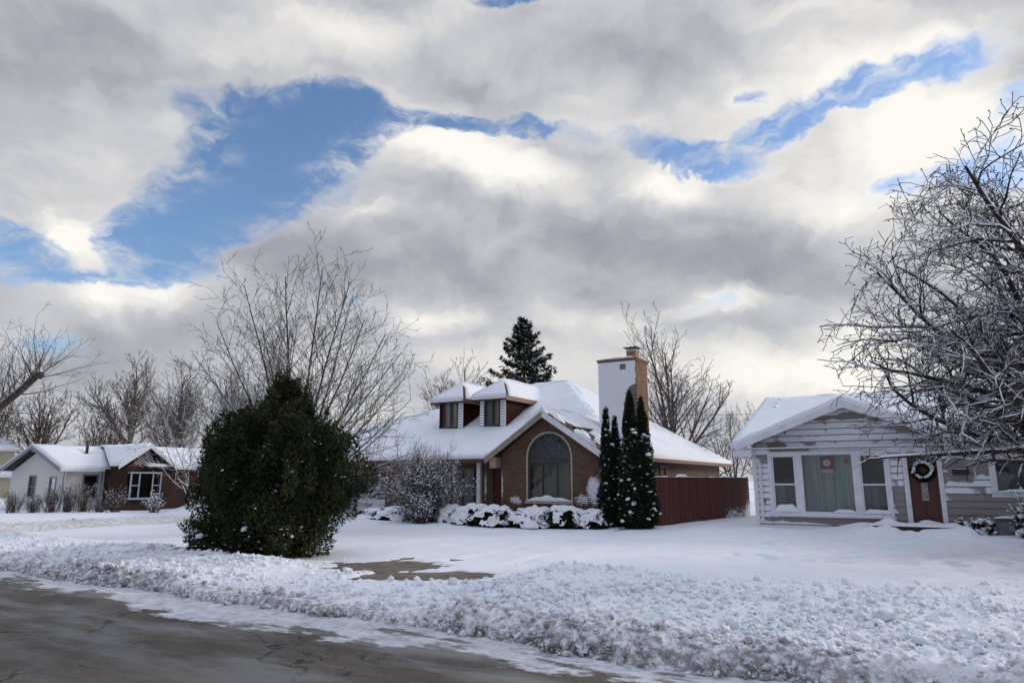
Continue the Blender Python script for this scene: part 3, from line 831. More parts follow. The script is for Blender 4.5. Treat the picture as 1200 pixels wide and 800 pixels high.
# ------------------------------------------------------------------ siding house on the right
def siding_house():
    U0, V0 = -2.15, 24.0
    T = thing('siding_house', 'snow-plastered tan lap-siding house with triple picture window and dark red front door', 'house', U0, V0, 0)
    X = lambda u: u - U0
    xl, xr, zb, ze = X(-5.02), X(9.5), .12, 2.82
    slope = (4.27 - 2.80) / (5.56 - 2.13)
    gx0, gx1 = X(-5.58), X(1.30)
    apz = 4.08
    sid = mat_siding('tan_lap_siding', (.29, .262, .252), .2, zb, .71, 3.1, 1.0, .42, bare=((X(-1.95), 3.68, .38, .10, 1.0), (X(-4.2), 2.77, .25, .13, 1.0), (X(-2.6), .50, 1.7, .12, 1.2), (X(-.85), 1.2, .25, .55, .55), (X(.9), 1.9, .5, .25, .5), (X(1.0), .75, .9, .35, .75), (X(2.0), .8, 1.2, .4, .7), (X(.8), 2.35, .6, .3, .35), (X(-4.75), 1.5, .05, .8, .25)))
    ops = [(X(-4.55), X(-1.02), .60, 2.60), (X(-.70), X(.33), .42, 2.62), (X(1.45), X(3.6), 1.22, 2.45)]
    b = B()
    lap_siding(b, xl, xr, zb, ze, 0, .2, .03, ops, None, z_base=zb)
    top = lambda z: (gx0 + .30 + (z - 2.72) / slope, gx1 - .30 - (z - 2.72) / slope)
    lap_siding(b, xl, gx1, ze, 4.1, 0, .2, .03, (), top, z_base=zb)
    b.build('front_wall', sid, T)
    w = B()
    w.panel([(0, zb), (11, zb), (11, ze), (5.5, 4.95), (0, ze)], [], xl, .1, 'x'); w.panel([(0, zb), (11, zb), (11, ze), (5.5, 4.95), (0, ze)], [], xr - .1, .1, 'x')
    w.box(xl + .1, xr - .1, 10.9, 11, zb, ze)
    w.build('wall', sid, T)
    # roof: main gable along the street, cross gable to the front
    ey, ez, ry, rz = -.38, 2.80, 6.1, 4.93
    ms = (rz - ez) / (ry - ey)
    rl, rr = X(-5.62), X(10.2)
    gxc = (gx0 + gx1) / 2; gz1 = apz + .04
    yv = ey + (gz1 - ez) / ms
    ds = (gz1 - ez) / (gxc - gx0)
    b = B()
    P_main = [(rl, ey, ez), (gx0, ey, ez), (gxc, yv, gz1), (gx1, ey, ez), (rr, ey, ez), (rr, ry, rz), (rl, ry, rz)]
    P_back = [(rl, ry, rz), (rr, ry, rz), (rr, 12, ez - .05), (rl, 12, ez - .05)]
    gf = -.48
    P_gl = [(gx0, gf, ez), (gxc, gf, gz1), (gxc, yv, gz1), (gx0, ey + .001, ez)]
    P_gr = [(gxc, gf, gz1), (gx1, gf, ez), (gx1, ey + .001, ez), (gxc, yv, gz1)]
    for p in (P_main, P_back, P_gl, P_gr): slab(b, p, .09)
    R = b.build('roof', M['shingle'], T)
    for i, p in enumerate((P_main, P_back, P_gl, P_gr)): snow_sheet('snow_cover', p, R, .15, .2, .035, None, i)
    # rake boards and gutters
    b = B()
    for xa, xb in ((gx0 - .02, gxc), (gx1 + .02, gxc)):
        a = Vector((xa, gf - .02, ez - .10)); c = Vector((xb, gf - .02, gz1 - .10))
        b.beam(a, c, .035, .20, (0, -1, 0)) if False else b.hexa([a + Vector((0, 0, -.11)), c + Vector((0, 0, -.11)), c + Vector((0, .03, -.11)), a + Vector((0, .03, -.11)), a + Vector((0, 0, .10)), c + Vector((0, 0, .10)), c + Vector((0, .03, .10)), a + Vector((0, .03, .10))])
    b.hexa([(rl - .03, ey, ez - .17), (rl, ey, ez - .17), (rl, ry, rz - .17), (rl - .03, ry, rz - .17), (rl - .03, ey, ez + .06), (rl, ey, ez + .06), (rl, ry, rz + .06), (rl - .03, ry, rz + .06)])
    b.build('rake_board', M['white_trim'], R)
    b = B(); b.box(gx0 + .1, gx1 - .1, gf + .02, -.03, 2.70, 2.725)
    b.hexa([(gx0, gf + .02, ez - .12), (gx0 + .55, gf + .02, ez - .12), (gx0 + .55, 0, ez - .12), (gx0, 0, ez - .12), (gx0, gf + .02, ez - .09), (gx0 + .2, gf + .02, ez - .09), (gx0 + .2, 0, ez - .09), (gx0, 0, ez - .09)])
    b.box(gx1 + .02, rr, ey + .03, 0, 2.66, 2.70)
    b.box(gx0 + .02, gx0 + .62, gf + .0, -.03, ez - .34, ez - .122)
    b.build('soffit', M['white_trim'], R)
    b = B(); b.box(gx1 + .05, rr, ey - .1, ey + .0, ez - .14, ez - .01); b.build('gutter', M['white_trim'], R)
    b = B(); b.tube([(gx0 + .06, gf - .02, ez - .12), (gx0 + .06, 6, ez - .12)], .06, 8)
    b.build('gutter', M['white_trim'], R)
    # corner board and downspout
    b = B(); b.box(xl - .02, xl + .10, -.055, -.03, zb, 2.72); b.build('corner_board', M['white_trim'], T)
    b = B(); b.tube([(gx0 + .12, gf + .02, ez - .16), (gx0 + .16, gf + .06, ez - .32), (xl + .20, -.12, ez - .5), (xl + .22, -.09, ez - .65), (xl + .22, -.09, .35)], .045, 8)
    b.build('downspout', M['white_trim'], T)
    # picture window
    F = B(); x0, x1, z0, z1 = ops[0]
    frame(F, x0, x1, z0, z1, .12, -.075, .06)
    ma, mb = X(-3.62), X(-1.96)
    for m in (ma, mb): F.box(m - .10, m + .12, -.07, .06, z0 + .12, z1 - .12)
    F.box(x0 - .05, x1 + .05, -.13, .0, z0 - .05, z0)
    W_ = F.build('picture_window', M['white_trim'], T, bevel=.006)
    for (a, c) in ((x0 + .12, ma - .10), (mb + .12, x1 - .12)):
        s = B(); frame(s, a, c, z0 + .12, z1 - .12, .045, -.03, .03); zi = 1.56; s.box(a + .045, c - .045, -.025, .025, zi - .025, zi + .02)
        s.build('sash', M['white_vinyl'], W_)
        g = B(); g.quad((a + .045, 0, z0 + .165), (c - .045, 0, z0 + .165), (c - .045, 0, zi - .025), (a + .045, 0, zi - .025)); g.quad((a + .045, -.01, zi + .02), (c - .045, -.01, zi + .02), (c - .045, -.01, z1 - .165), (a + .045, -.01, z1 - .165))
        g.build('pane', M['glass'], W_)
        curtain('curtain', W_, a - .02, c + .02, .22, z0 + .1, zi + .05, M['curtain_grey'], 6, .03, int(a * 9) % 13)
    g = B(); g.quad((ma + .12, .0, z0 + .12), (mb - .10, .0, z0 + .12), (mb - .10, .0, z1 - .12), (ma + .12, .0, z1 - .12)); g.build('pane', M['glass'], W_)
    curtain('curtain', W_, ma, mb, .24, z0, z1, M['curtain_teal'], 15, .035, 4)
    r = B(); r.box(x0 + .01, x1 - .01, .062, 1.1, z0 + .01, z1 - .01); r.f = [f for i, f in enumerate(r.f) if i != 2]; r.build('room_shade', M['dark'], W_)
    snow_lump('snow_ledge', W_, x0 + .10, ma - .08, -.10, .0, z0 + .1, .24, 3)
    snow_lump('snow_ledge', W_, mb + .1, x1 - .06, -.10, .0, z0 + .1, .20, 8, lambda x: .6 + .9 * sstep(mb + .6, x1, x))
    snow_lump('snow_ledge', W_, mb - .75, mb - .05, -.09, .0, z0 + .1, .10, 5)
    snow_lump('snow_ledge', W_, x0 - .04, x1 + .04, -.14, -.05, z0, .05, 15)
    # front door
    D = B(); dx0, dx1, dz0, dz1 = X(-.55), X(.20), .46, 2.52
    D.box(dx0, dx1, .0, .05, dz0, dz1)
    for (a, c, e, f) in ((.08, .34, .12, .62), (.41, .67, .12, .62), (.06, .24, .75, 1.30), (.51, .69, .75, 1.30), (.06, .24, 1.38, 1.93), (.51, .69, 1.38, 1.93)):
        D.box(dx0 + a, dx0 + c, -.018, -.0025, dz0 + e, dz0 + f)
    DO = D.build('front_door', M['front_door'], T, bevel=.006)
    g = B(); g.box(dx0 + .29, dx0 + .46, -.012, -.0025, 1.10, 1.62); g.build('door_light', M['door_glass'], DO)
    h = B(); h.tube([(dx0 + .07, .0, 1.35), (dx0 + .07, -.07, 1.35)], .012, 8); h.tube([(dx0 + .07, -.06, 1.35), (dx0 + .16, -.06, 1.35)], .011, 8); h.build('handle', M['black_metal'], DO)
    b = B(); b.box(dx0 - .14, dx0, -.06, .06, .42, 2.64); b.box(dx1, dx1 + .13, -.06, .06, .42, 2.64); b.box(dx0, dx1, -.055, .06, 2.52, 2.64); b.box(dx0, dx1, -.05, .06, .42, .46)
    b.build('door_frame', M['white_trim'], T, bevel=.005)
    snow_lump('snow_ledge', T, dx0 + .05, dx1 + .05, -.32, -.05, .43, .10, 21)
    # second window right of the door
    x0, x1, z0, z1 = ops[2]
    w2 = plain_window(T, x0 + .0, x1, z0, z1, 0, fw=.16, fmat=M['white_trim'], rail=False, mull=1, curtain_m=M['curtain_grey'])
    snow_lump('snow_ledge', w2, x0 + .02, x1 - .02, -.13, -.01, z0 + .15, .06, 9)
    # mail box
    b = B(); b.box(X(.57), X(.97), -.15, -.03, 1.84, 1.98); b.box(X(.56), X(.98), -.16, -.028, 1.985, 2.0)
    mb_ = b.build('mailbox', M['black_metal'], T, bevel=.01)
    snow_lump('snow_cap', mb_, X(.57), X(.97), -.15, -.04, 2.0, .03, 12)
    # stoop
    b = B(); b.box(X(-1.62), X(.62), -.95, -.03, -.1, .36); b.box(X(-1.66), X(.66), -1.0, -.028, .365, .42)
    st = b.build('stoop', M['stoop'], T, bevel=.012)
    snow_lump('snow_cover', st, X(-1.70), X(.70), -1.06, -.05, .40, .13, 31, lambda x: .7 + .9 * float(1 - sstep(X(-1.3), X(-.7), x)) + .9 * float(sstep(X(.2), X(.6), x)))
    return T
M['front_door'] = mat_plain('dark_red_front_door', (.075, .018, .012), .4, .2, 7)
M['door_glass'] = mat_plain('leaded_door_glass', (.25, .25, .22), .15, .4, 18)
M['stoop'] = mat_brick('dark_brick_stoop', (.07, .05, .042), (.11, .075, .055), (.12, .11, .10), ((0, .2, 3, .2, .35),), .55)
siding_house()
# ------------------------------------------------------------------ brick house with dormers
def arch_pts(cx, r, zs, n=20):
    return [(cx + r * math.cos(math.pi * i / n), zs + r * math.sin(math.pi * i / n)) for i in range(n + 1)]
def brick_house():
    U0, V0 = -12.0, 24.0
    T = thing('brick_house', 'brown brick house with arched gable window, two red dormers and snow-blasted chimney', 'house', U0, V0, 0)
    X = lambda u: u - U0
    Y = lambda v: v - V0
    brick = mat_brick('brown_house_brick', (.115, .066, .041), (.185, .110, .068), (.16, .13, .105),
                      ((X(-10.15) + Y(22.5), 1.35, .36, .62, 1.15), (X(-10.6) + Y(22.5), 1.0, .5, .35, .75), (X(-13.3) + Y(22.5), .95, .5, .28, .72), (X(-13.98) + Y(22.5), 1.5, .10, 1.0, .8)), .56)
    dark_brick = brick
    # wing front with the arched opening
    yw = Y(22.5); xa, xb = X(-13.98), X(-9.97)
    cx = X(-11.93); r = .88; zs = 2.50; zsill = .95
    apx = X(-12.0)
    b = B()
    hole = [(cx - r, zsill), (cx + r, zsill)] + arch_pts(cx, r, zs)
    b.panel([(xa, 0), (xb, 0), (xb, 2.72), (apx, 4.05), (xa, 2.70)], [hole], yw, .14)
    b.build('wing_wall', brick, T)
    b = B()
    b.panel([(yw + .14, 0), (Y(38.9), 0), (Y(38.9), 2.42), (yw + .14, 2.42)], [], xb, -.14, 'x')      # right side wall
    b.panel([(yw + .14, 0), (Y(24.6), 0), (Y(24.6), 2.62), (yw + .14, 2.62)], [], xa, .14, 'x')
    b.build('side_wall', brick, T)
    ym = Y(24.6)
    gd = (X(-26.2), X(-21.6), 0.0, 2.02); wn = (X(-18.5), X(-16.62), .55, 2.25); dr = (X(-15.72), X(-14.85), .12, 2.3)
    b = B(); b.panel([(X(-30.6), 0), (X(-14.0), 0), (X(-14.0), 2.44), (X(-30.6), 2.44)], [[(q[0], q[2] + .001), (q[1], q[2] + .001), (q[1], q[3]), (q[0], q[3])] for q in (gd, wn, dr)], ym, .14)
    b.build('front_wall', brick, T)
    b = B(); b.panel([(ym + .14, 0), (Y(38.9), 0), (Y(38.9), 2.42), (ym + .14, 2.42)], [], X(-30.6), .14, 'x')
    b.box(X(-30.46), xb - .14, Y(38.76), Y(38.9), 0, 2.42); b.build('rear_wall', brick, T)
    # roofs ------------------------------------------------------------
    ez = 2.56; sf = .52; ye, yr, yb = Y(24.0), Y(31.85), Y(39.7)
    rz = ez + sf * (31.85 - 24.0); x_e = X(-9.5); x_r = X(-15.7); x_l = X(-31.2); x_lr = X(-17.6) 
    sr = (rz - ez) / (x_e - x_r)
    ax = X(-12.0); az = ez + sr * (x_e - ax); yf = Y(22.12)
    yv = ye + (az - ez) / sf
    x_w = ax - (x_e - ax)
    dz0 = .0
    front = [(x_l, ye, ez), (x_w, ye, ez), (ax, yv, az), (x_r, yr, rz), (x_lr, yr, rz)]
    right = [(x_e, ye, ez), (x_e, yb, ez), (x_r, yr, rz), (ax, yv, az)]
    back = [(x_e, yb, ez), (x_l, yb, ez), (x_lr, yr, rz), (x_r, yr, rz)]
    left = [(x_l, yb, ez), (x_l, ye, ez), (x_lr, yr, rz)]
    wr = [(x_e, yf, ez), (x_e, ye, ez), (ax, yv, az), (ax, yf, az)]
    wl = [(x_w, ye, ez), (x_w, yf, ez), (ax, yf, az), (ax, yv, az)]
    b = B()
    for p in (front, right, back, left, wr, wl): slab(b, p, .10)
    R = b.build('roof', M['shingle'], T)
    def bare_right(x, y):
        # wind-scoured shingles along the gable rake and the hip
        t = (x - ax) / (x_e - ax); d = (y - yf) - 1.0 + .7 * abs(t - .45)
        d = d + (float(fbm(np.array([x * 1.7]), np.array([y * 1.1]), 35, 3)[0]) - .5) * 1.2
        k = float(1 - sstep(0.1, .75, np.array(d))) * float(sstep(-.02, .06, np.array(t)))
        n = float(fbm(np.array([x * 2.2]), np.array([y * 5.0]), 33, 3)[0])
        k = k * float(sstep(.26, .40, np.array(n)))
        return min(1, k)
    def bare_hip(x, y):
        # hip ridge from the gable up to the main ridge
        s = (y - yv) / (yr - yv); 
        if s < 0.35: return 0
        hx = ax + (x_r - ax) * s
        d = x - hx
        return float((1 - sstep(.05, .28, np.array(abs(d - .10)))) * sstep(.55, .75, np.array(s)) * (1 - sstep(.93, 1.0, np.array(s))))
    def bare_left(x, y):
        n = float(fbm(np.array([x * 1.2 + y]), np.array([y * 2.0]), 37, 3)[0])
        t = (ax - x) / (ax - x_w)
        d = (y - yf)
        band = float(1 - sstep(.10, .22, np.array(abs(d - .62 - .2 * t)))) * (1 if n > .44 else 0)
        edge = float(1 - sstep(.0, .10, np.array(d - .02))) * (1 if n < .52 else 0)
        return max(band, edge * .9) * float(sstep(.02, .1, np.array(t)))
    for i, (p, f, st) in enumerate(((front, None, .22), (right, lambda x, y: max(bare_right(x, y), bare_hip(x, y)), .11), (back, None, .5), (left, None, .4), (wr, bare_right, .08), (wl, bare_left, .07))):
        snow_sheet('snow_cover', p, R, .15, st, .05, f, i * 3)
    # fascia, gutters, soffits
    b = B(); b.box(x_l, x_w - .02, ye - .10, ye - .0, ez - .16, ez - .0); b.build('gutter', M['brown_trim'], R, bevel=.01)
    b = B(); b.box(x_e + .0, x_e + .10, yf + .12, yb, ez - .15, ez - .0); b.build('gutter', M['gutter_red'], R, bevel=.01)
    b = B(); b.box(x_l + .02, x_w + .3, ye + .002, ym - .002, ez - .155, ez - .12); b.build('soffit', M['grey_trim'], R)
    b = B(); b.box(xb + .002, x_e - .002, yw, yb - .1, ez - .155, ez - .11); b.build('soffit', M['brown_trim'], R)
    b = B()
    for xe, sgn in ((x_w, 1), (x_e, -1)):
        a = Vector((xe, yf - .03, ez - .12)); c = Vector((ax, yf - .03, az - .12))
        mt = []
        for (p0, p1) in ((a, c),):
            b.hexa([p0 + Vector((0, 0, -.13)), p1 + Vector((0, 0, -.13)), p1 + Vector((0, .04, -.13)), p0 + Vector((0, .04, -.13)), p0 + Vector((0, 0, .11)), p1 + Vector((0, 0, .11)), p1 + Vector((0, .04, .11)), p0 + Vector((0, .04, .11))])
        o = b.build('rake_board', M['white_trim'] if sgn < 0 else M['rake_tan'], R); b = B()
    b = B(); b.box(x_w + .20, x_w + .48, yf + .02, yw - .002, ez - .42, ez - .02); b.build('eave_return', M['rake_tan'], R)
    b = B(); b.tube([(x_e + .04, yb - .3, ez - .16), (x_e + .02, yb - .3, ez - .3), (xb + .09, yb - .9, ez - .55), (xb + .09, yb - .9, .2)], .05, 8); b.build('downspout', M['black_metal'], R)
    # header boards over the garage door, and the porch
    b = B(); b.box(X(-30.6), X(-18.6), ym - .03, ym - .002, 2.04, 2.40); b.build('header_board', M['cedar'], T)
    b = B()
    n = 5
    for i in range(n):
        z0 = .02 + i * .4; b.box(gd[0], gd[1], ym + .03, ym + .07, z0, z0 + .385)
        for k in range(6):
            w = (gd[1] - gd[0]) / 6; b.box(gd[0] + k * w + .1, gd[0] + (k + 1) * w - .1, ym + .015, ym + .028, z0 + .07, z0 + .31)
    b.build('garage_door', M['garage'], T, bevel=.006)
    W1 = plain_window(T, wn[0], wn[1], wn[2], wn[3], ym, fw=.08, fmat=M['dark_frame'], rail=False, mull=2, curtain_m=M['curtain_dim'], name='porch_window')
    b = B(); b.box(wn[0] - .05, wn[1] + .05, ym - .12, ym - .052, wn[2] - .12, wn[2]); b.build('window_sill', M['grey_trim'], W1)
    b = B(); b.box(dr[0], dr[1], ym + .04, ym + .09, dr[2], dr[3])
    for k in range(2):
        for j in range(3): b.box(dr[0] + .1 + k * .42, dr[0] + .43 + k * .42, ym + .025, ym + .038, dr[2] + .15 + j * .68, dr[2] + .7 + j * .68)
    D = b.build('front_door', M['red_door'], T, bevel=.006)
    b = B(); b.tube([(dr[0] + .08, ym + .04, 1.15), (dr[0] + .08, ym - .03, 1.15), (dr[0] + .17, ym - .03, 1.15)], .014); b.build('handle', M['grey_metal'], D)
    b = B(); b.box(X(-16.22), X(-16.05), Y(24.12), Y(24.27), 0.1, 2.42); b.box(X(-16.26), X(-16.01), Y(24.09), Y(24.30), 0.1, .35); b.build('porch_post', M['white_trim'], T, bevel=.008)
    # arched window
    b = B()
    def arc_ring(bb, r0, r1, ya, yb_, zb):
        pts_o = [(cx - r1, zb)] + [(cx - r1 * math.cos(math.pi * i / 24), zs + r1 * math.sin(math.pi * i / 24)) for i in range(25)] + [(cx + r1, zb)]
        pts_i = [(cx - r0, zb)] + [(cx - r0 * math.cos(math.pi * i / 24), zs + r0 * math.sin(math.pi * i / 24)) for i in range(25)] + [(cx + r0, zb)]
        for i in range(len(pts_o) - 1):
            o0, o1, i0, i1 = pts_o[i], pts_o[i + 1], pts_i[i], pts_i[i + 1]
            bb.hexa([(o0[0], ya, o0[1]), (o1[0], ya, o1[1]), (o1[0], yb_, o1[1]), (o0[0], yb_, o0[1]), (i0[0], ya, i0[1]), (i1[0], ya, i1[1]), (i1[0], yb_, i1[1]), (i0[0], yb_, i0[1])])
    arc_ring(b, r - .07, r - .002, yw + .03, yw + .10, zsill + .0)
    b.box(cx - r + .07, cx + r - .07, yw + .035, yw + .095, 2.30, 2.42)
    for k in (-.30, .30): b.box(cx + k - .03, cx + k + .03, yw + .04, yw + .09, zsill + .06, 2.30)
    b.box(cx - r + .07, cx + r - .07, yw + .035, yw + .095, zsill, zsill + .06)
    AW = b.build('arched_window', M['dark_frame'], T)
    b = B(); arc_ring(b, r + .005, r + .075, yw - .03, yw - .003, zsill - .08); b.build('arch_surround', M['surround'], AW)
    g = B(); g.quad((cx - r + .05, yw + .065, zsill + .05), (cx + r - .05, yw + .065, zsill + .05), (cx + r - .05, yw + .065, 2.32), (cx - r + .05, yw + .065, 2.32)); g.build('pane', M['glass_dark'], AW)
    g = B(); g.quad(*[(p[0], yw + .065, p[1]) for p in [(cx + r - .05, 2.41)] + arch_pts(cx, r - .05, zs) + [(cx - r + .05, 2.41)]]); g.build('pane', M['leaded'], AW)
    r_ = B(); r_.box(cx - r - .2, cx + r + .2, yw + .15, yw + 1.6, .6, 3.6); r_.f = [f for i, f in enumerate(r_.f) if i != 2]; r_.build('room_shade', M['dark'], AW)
    curtain('curtain', AW, cx - r, cx + r, yw + .3, zsill - .1, 2.3, M['curtain_beige'], 9, .04, 7)
    b = B(); b.box(cx - r - .1, cx + r + .1, yw - .10, yw - .004, zsill - .10, zsill - .0); sl = b.build('window_sill', M['surround'], AW)
    snow_lump('snow_ledge', AW, cx - r - .05, cx + r + .05, yw - .10, yw + .03, zsill, .17, 3)
    # dormers ------------------------------------------------------------
    def dormer(uc, hw, wz):
        yd = Y(26.7); x0, x1 = X(uc) - hw, X(uc) + hw
        zb_ = ez + sf * (yd - ye) - .02; zt = 5.50
        yk = ye + (zt - ez) / sf + .0
        D = B()
        sid = M['dormer_siding']
        wx0, wx1 = x0 + .24, x1 - .30; wz0, wz1 = zb_ + .20, zt - .12
        D.panel([(x0, zb_), (x1, zb_), (x1, zt), (x0, zt)], [[(wx0, wz0), (wx1, wz0), (wx1, wz1), (wx0, wz1)]], yd, .10)
        zside = lambda y: ez + sf * (y - ye)
        D.panel([(yd + .1, zside(yd + .1) - .05), (yk, zt), (yd + .1, zt)], [], x0, .08, 'x')
        o = D.build('dormer', sid, T)
        L = B()
        def top_(z): return (yd + .0, yd + .1 + max(0, (z - zb_)) / sf)
        n = int((zt - zb_) / .14)
        for i in range(n):
            za = zb_ + (zt - zb_) * i / n; zc = zb_ + (zt - zb_) * (i + 1) / n
            ya_, yc_ = min(yk, ye + (za - ez) / sf + .05), min(yk, ye + (zc - ez) / sf + .05)
            L.quad((x1 + .022, yd, za), (x1 + .022, ya_, za), (x1 + .004, yc_, zc), (x1 + .004, yd, zc))
            L.quad((x1, yd, za), (x1, ya_, za), (x1 + .022, ya_, za), (x1 + .022, yd, za))
        L.build('side_siding', sid, o)
        f = B(); frame(f, wx0, wx1, wz0, wz1, .055, yd - .02, yd + .06); f.box((wx0 + wx1) / 2 - .05, (wx0 + wx1) / 2 + .05, yd - .01, yd + .05, wz0 + .055, wz1 - .055)
        wf = f.build('window_frame', M['dark_frame'], o)
        g = B(); g.quad((wx0, yd + .03, wz0), (wx1, yd + .03, wz0), (wx1, yd + .03, wz1), (wx0, yd + .03, wz1)); g.build('pane', M['glass'], o)
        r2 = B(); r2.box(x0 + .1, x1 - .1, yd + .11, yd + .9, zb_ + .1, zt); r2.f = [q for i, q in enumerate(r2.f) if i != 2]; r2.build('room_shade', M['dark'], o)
        curtain('curtain', o, wx0 - .03, wx0 + (wx1 - wx0) * .42, yd + .2, wz0, wz1, M['curtain_grey'], 4, .03, 3)
        curtain('curtain', o, wx0 + (wx1 - wx0) * .55, wx1 + .03, yd + .2, wz0, wz1, M['curtain_beige'], 4, .03, 5)
        # wind-packed snow on the front boards beside the window
        t = B(); lap_siding(t, wx1 + .02, x1 - .0, zb_ + .05, zt - .08, yd, .13, .03); t.build('front_boards', M['packed_snow'], o)
        t = B(); t.box(x1 - .05, x1 + .03, yd - .045, yd - .031, zb_, zt) ; t.build('corner_board', M['white_trim'], o)
        if wz:
            t = B(); lap_siding(t, x0, wx0 - .02, zb_ + .05, zt - .08, yd, .13, .03); t.build('front_boards', M['packed_snow'], o)
        t = B(); t.box(wx0 - .03, wx1 + .02, yd - .05, yd - .022, wz1 + .0, wz1 + .10); t.build('window_head', M['white_trim'], o)
        # hipped dormer roof
        ov = .26; za = zt - .02; zr = zt + .86
        e0, e1, ef = x0 - ov, x1 + ov - .05, yd - .32
        xm = (e0 + e1) / 2; hp = ef + 1.25
        def ymeet(z): return ye + (z - ez) / sf
        A_ = (e0, ef, za); B_ = (e1, ef, za); C_ = (xm, hp, zr); K = (xm, ymeet(zr) + .1, zr); E0 = (e0, ymeet(za) + .1, za); E1 = (e1, ymeet(za) + .1, za)
        b = B()
        for p in ([A_, B_, C_], [B_, E1, K, C_], [E0, A_, C_, K]): slab(b, p, .05)
        rf = b.build('dormer_roof', M['shingle'], T)
        def bd(x, y):
            h = (y - ef) / (hp - ef); hx = e1 + (xm - e1) * h
            return float(1 - sstep(.10, .2, np.array(abs(x - hx - .08)))) * (1 if 0.05 < h < 1.0 else 0)
        snow_sheet('snow_cover', [A_, B_, C_], rf, .10, .08, .03, None, 3)
        snow_sheet('snow_cover', [B_, E1, K, C_], rf, .10, .07, .03, bd, 5)
        snow_sheet('snow_cover', [E0, A_, C_, K], rf, .15, .2, .03, None, 7)
        f = B()
        f.box(e0, e1, ef - .03, ef, za - .12, za + .0); f.build('fascia', M['white_trim'], rf)
        f = B(); f.box(e1, e1 + .03, ef - .03, E1[1], za - .20, za + .0); f.box(e0 - .03, e0, ef - .03, E0[1], za - .2, za + .02); f.build('fascia', M['gutter_red'], rf)
        f = B(); f.box(e0 + .01, e1 - .01, ef + .002, yd - .052, za - .19, za - .16); f.box(x1 + .03, e1 - .01, yd - .05, E1[1], za - .19, za - .16); f.build('soffit', M['brown_trim'], rf)
    dormer(-19.46, .70, False); dormer(-17.08, .70, True)
    # chimney --------------------------------------------------------------
    cxa, cxb, cya, cyb = X(-11.10), X(-9.50), Y(25.3), Y(26.55)
    b = B(); b.box(cxa, cxb, cya, cyb, 0, 6.28); b.hexa([(cxa, cya, 6.285), (cxb, cya, 6.285), (cxb, cyb, 6.285), (cxa, cyb, 6.285), (cxa - .07, cya - .07, 6.45), (cxb + .07, cya - .07, 6.45), (cxb + .07, cyb + .07, 6.45), (cxa - .07, cyb + .07, 6.45)])
    ch = b.build('chimney', mat_brick('chimney_brick', (.20, .105, .055), (.28, .16, .085), (.24, .19, .15)), R)
    # snow plastered over the street face, its ragged edge stopping short of the lower right corner
    rg = [(cxb - .03 - .02 * math.sin(i * 2.3), 5.42 + i * .16) for i in range(7)]
    edge = [(cxb - .62, 3.3), (cxb - .66, 3.9), (cxb - .60, 4.25), (cxb - .54, 4.45), (cxb - .57, 4.62), (cxb - .47, 4.82), (cxb - .45, 5.0), (cxb - .36, 5.12), (cxb - .33, 5.27), (cxb - .2, 5.36), (cxb - .06, 5.40)]
    ps = B(); ps.panel([(cxa - .012, 3.2)] + edge + rg + [(cxa - .012, 6.38)], [], cya - .02, .0185)
    ps.build('plastered_snow', M['plaster'], ch)
    ch_b = B(); ch_b.panel([(cxb - .62, 4.25), (cxb - .02, 4.25), (cxb - .02, 5.35), (cxb - .22, 5.38), (cxb - .42, 5.10), (cxb - .55, 4.7)], [], cya - .008, .0065)
    ch_b.build('scoured_brick', mat_brick('scoured_brick', (.10, .075, .065), (.15, .10, .08), (.5, .5, .52), ((cxb - .3 + cya, 4.7, .6, .7, .35),), .60), ch)
    ch_c = B(); ch_c.panel([(cxa + .93, 6.0), (cxa + 1.18, 6.0), (cxa + 1.18, 6.22), (cxa + .93, 6.22)], [], cya - .024, .0035)
    ch_c.build('scoured_brick', mat_brick('scoured_brick', (.12, .10, .09), (.2, .15, .12), (.5, .5, .52), ((cxa + 1.05 + cya, 6.1, .3, .3, .42),), .60), ch)
    snow_lump('snow_cap', ch, cxa - .05, cxb + .05, cya - .05, cyb + .05, 6.45, .14, 4)
    b = B(); fx, fy = (cxa + cxb) / 2 + .45, (cya + cyb) / 2; b.box(fx - .2, fx + .2, fy - .2, fy + .2, 6.45, 6.82); b.build('flue', M['flue'], ch)
    b = B(); b.box(fx - .3, fx + .3, fy - .3, fy + .3, 6.93, 6.96)
    for q in ((-.18, -.18), (.18, -.18), (.18, .18), (-.18, .18)): b.box(fx + q[0] - .012, fx + q[0] + .012, fy + q[1] - .012, fy + q[1] + .012, 6.822, 6.93)
    b.build('chimney_cap', M['black_metal'], ch)
    # small high window in the side wall
    plain_window(T, Y(28.9), Y(29.7), 1.3, 2.3, xb + .01, 'x', 1, .06, M['dark_frame'], rail=True)
    return T
M['gutter_red'] = mat_plain('red_brown_gutter', (.17, .075, .045), .5, .15)
M['rake_tan'] = mat_plain('tan_rake_board', (.30, .25, .19), .6, .15)
M['surround'] = mat_plain('pale_brick_surround', (.42, .36, .30), .8, .2, 14, .3)
M['curtain_dim'] = curtain_mat('dim_grey_curtain', (.05, .05, .055), (.15, .15, .16))
M['flue'] = mat_plain('clay_flue', (.30, .17, .10), .8, .2)
M['packed_snow'] = mat_siding('packed_snow_boards', (.12, .05, .04), .13, 0, .86, 2.0, .6, .3)
t = NT('white_garage_door'); v_ = t.obj(); n_ = t.noise(t.mapv(v_, (.5, 1, 3)), 2.2, 6, .62)
sx = t.n('ShaderNodeSeparateXYZ', i_0=v_)
M['garage'] = t.done(t.mix(t.ss(.42, .56, t.math('MULTIPLY_ADD', sx.outputs[2], -.14, t.math('ADD', n_, .13))), (.055, .048, .045), (.60, .61, .66)), .6, t.bump(n_, .3, .02))
t = NT('dark_red_siding'); v_ = t.obj()
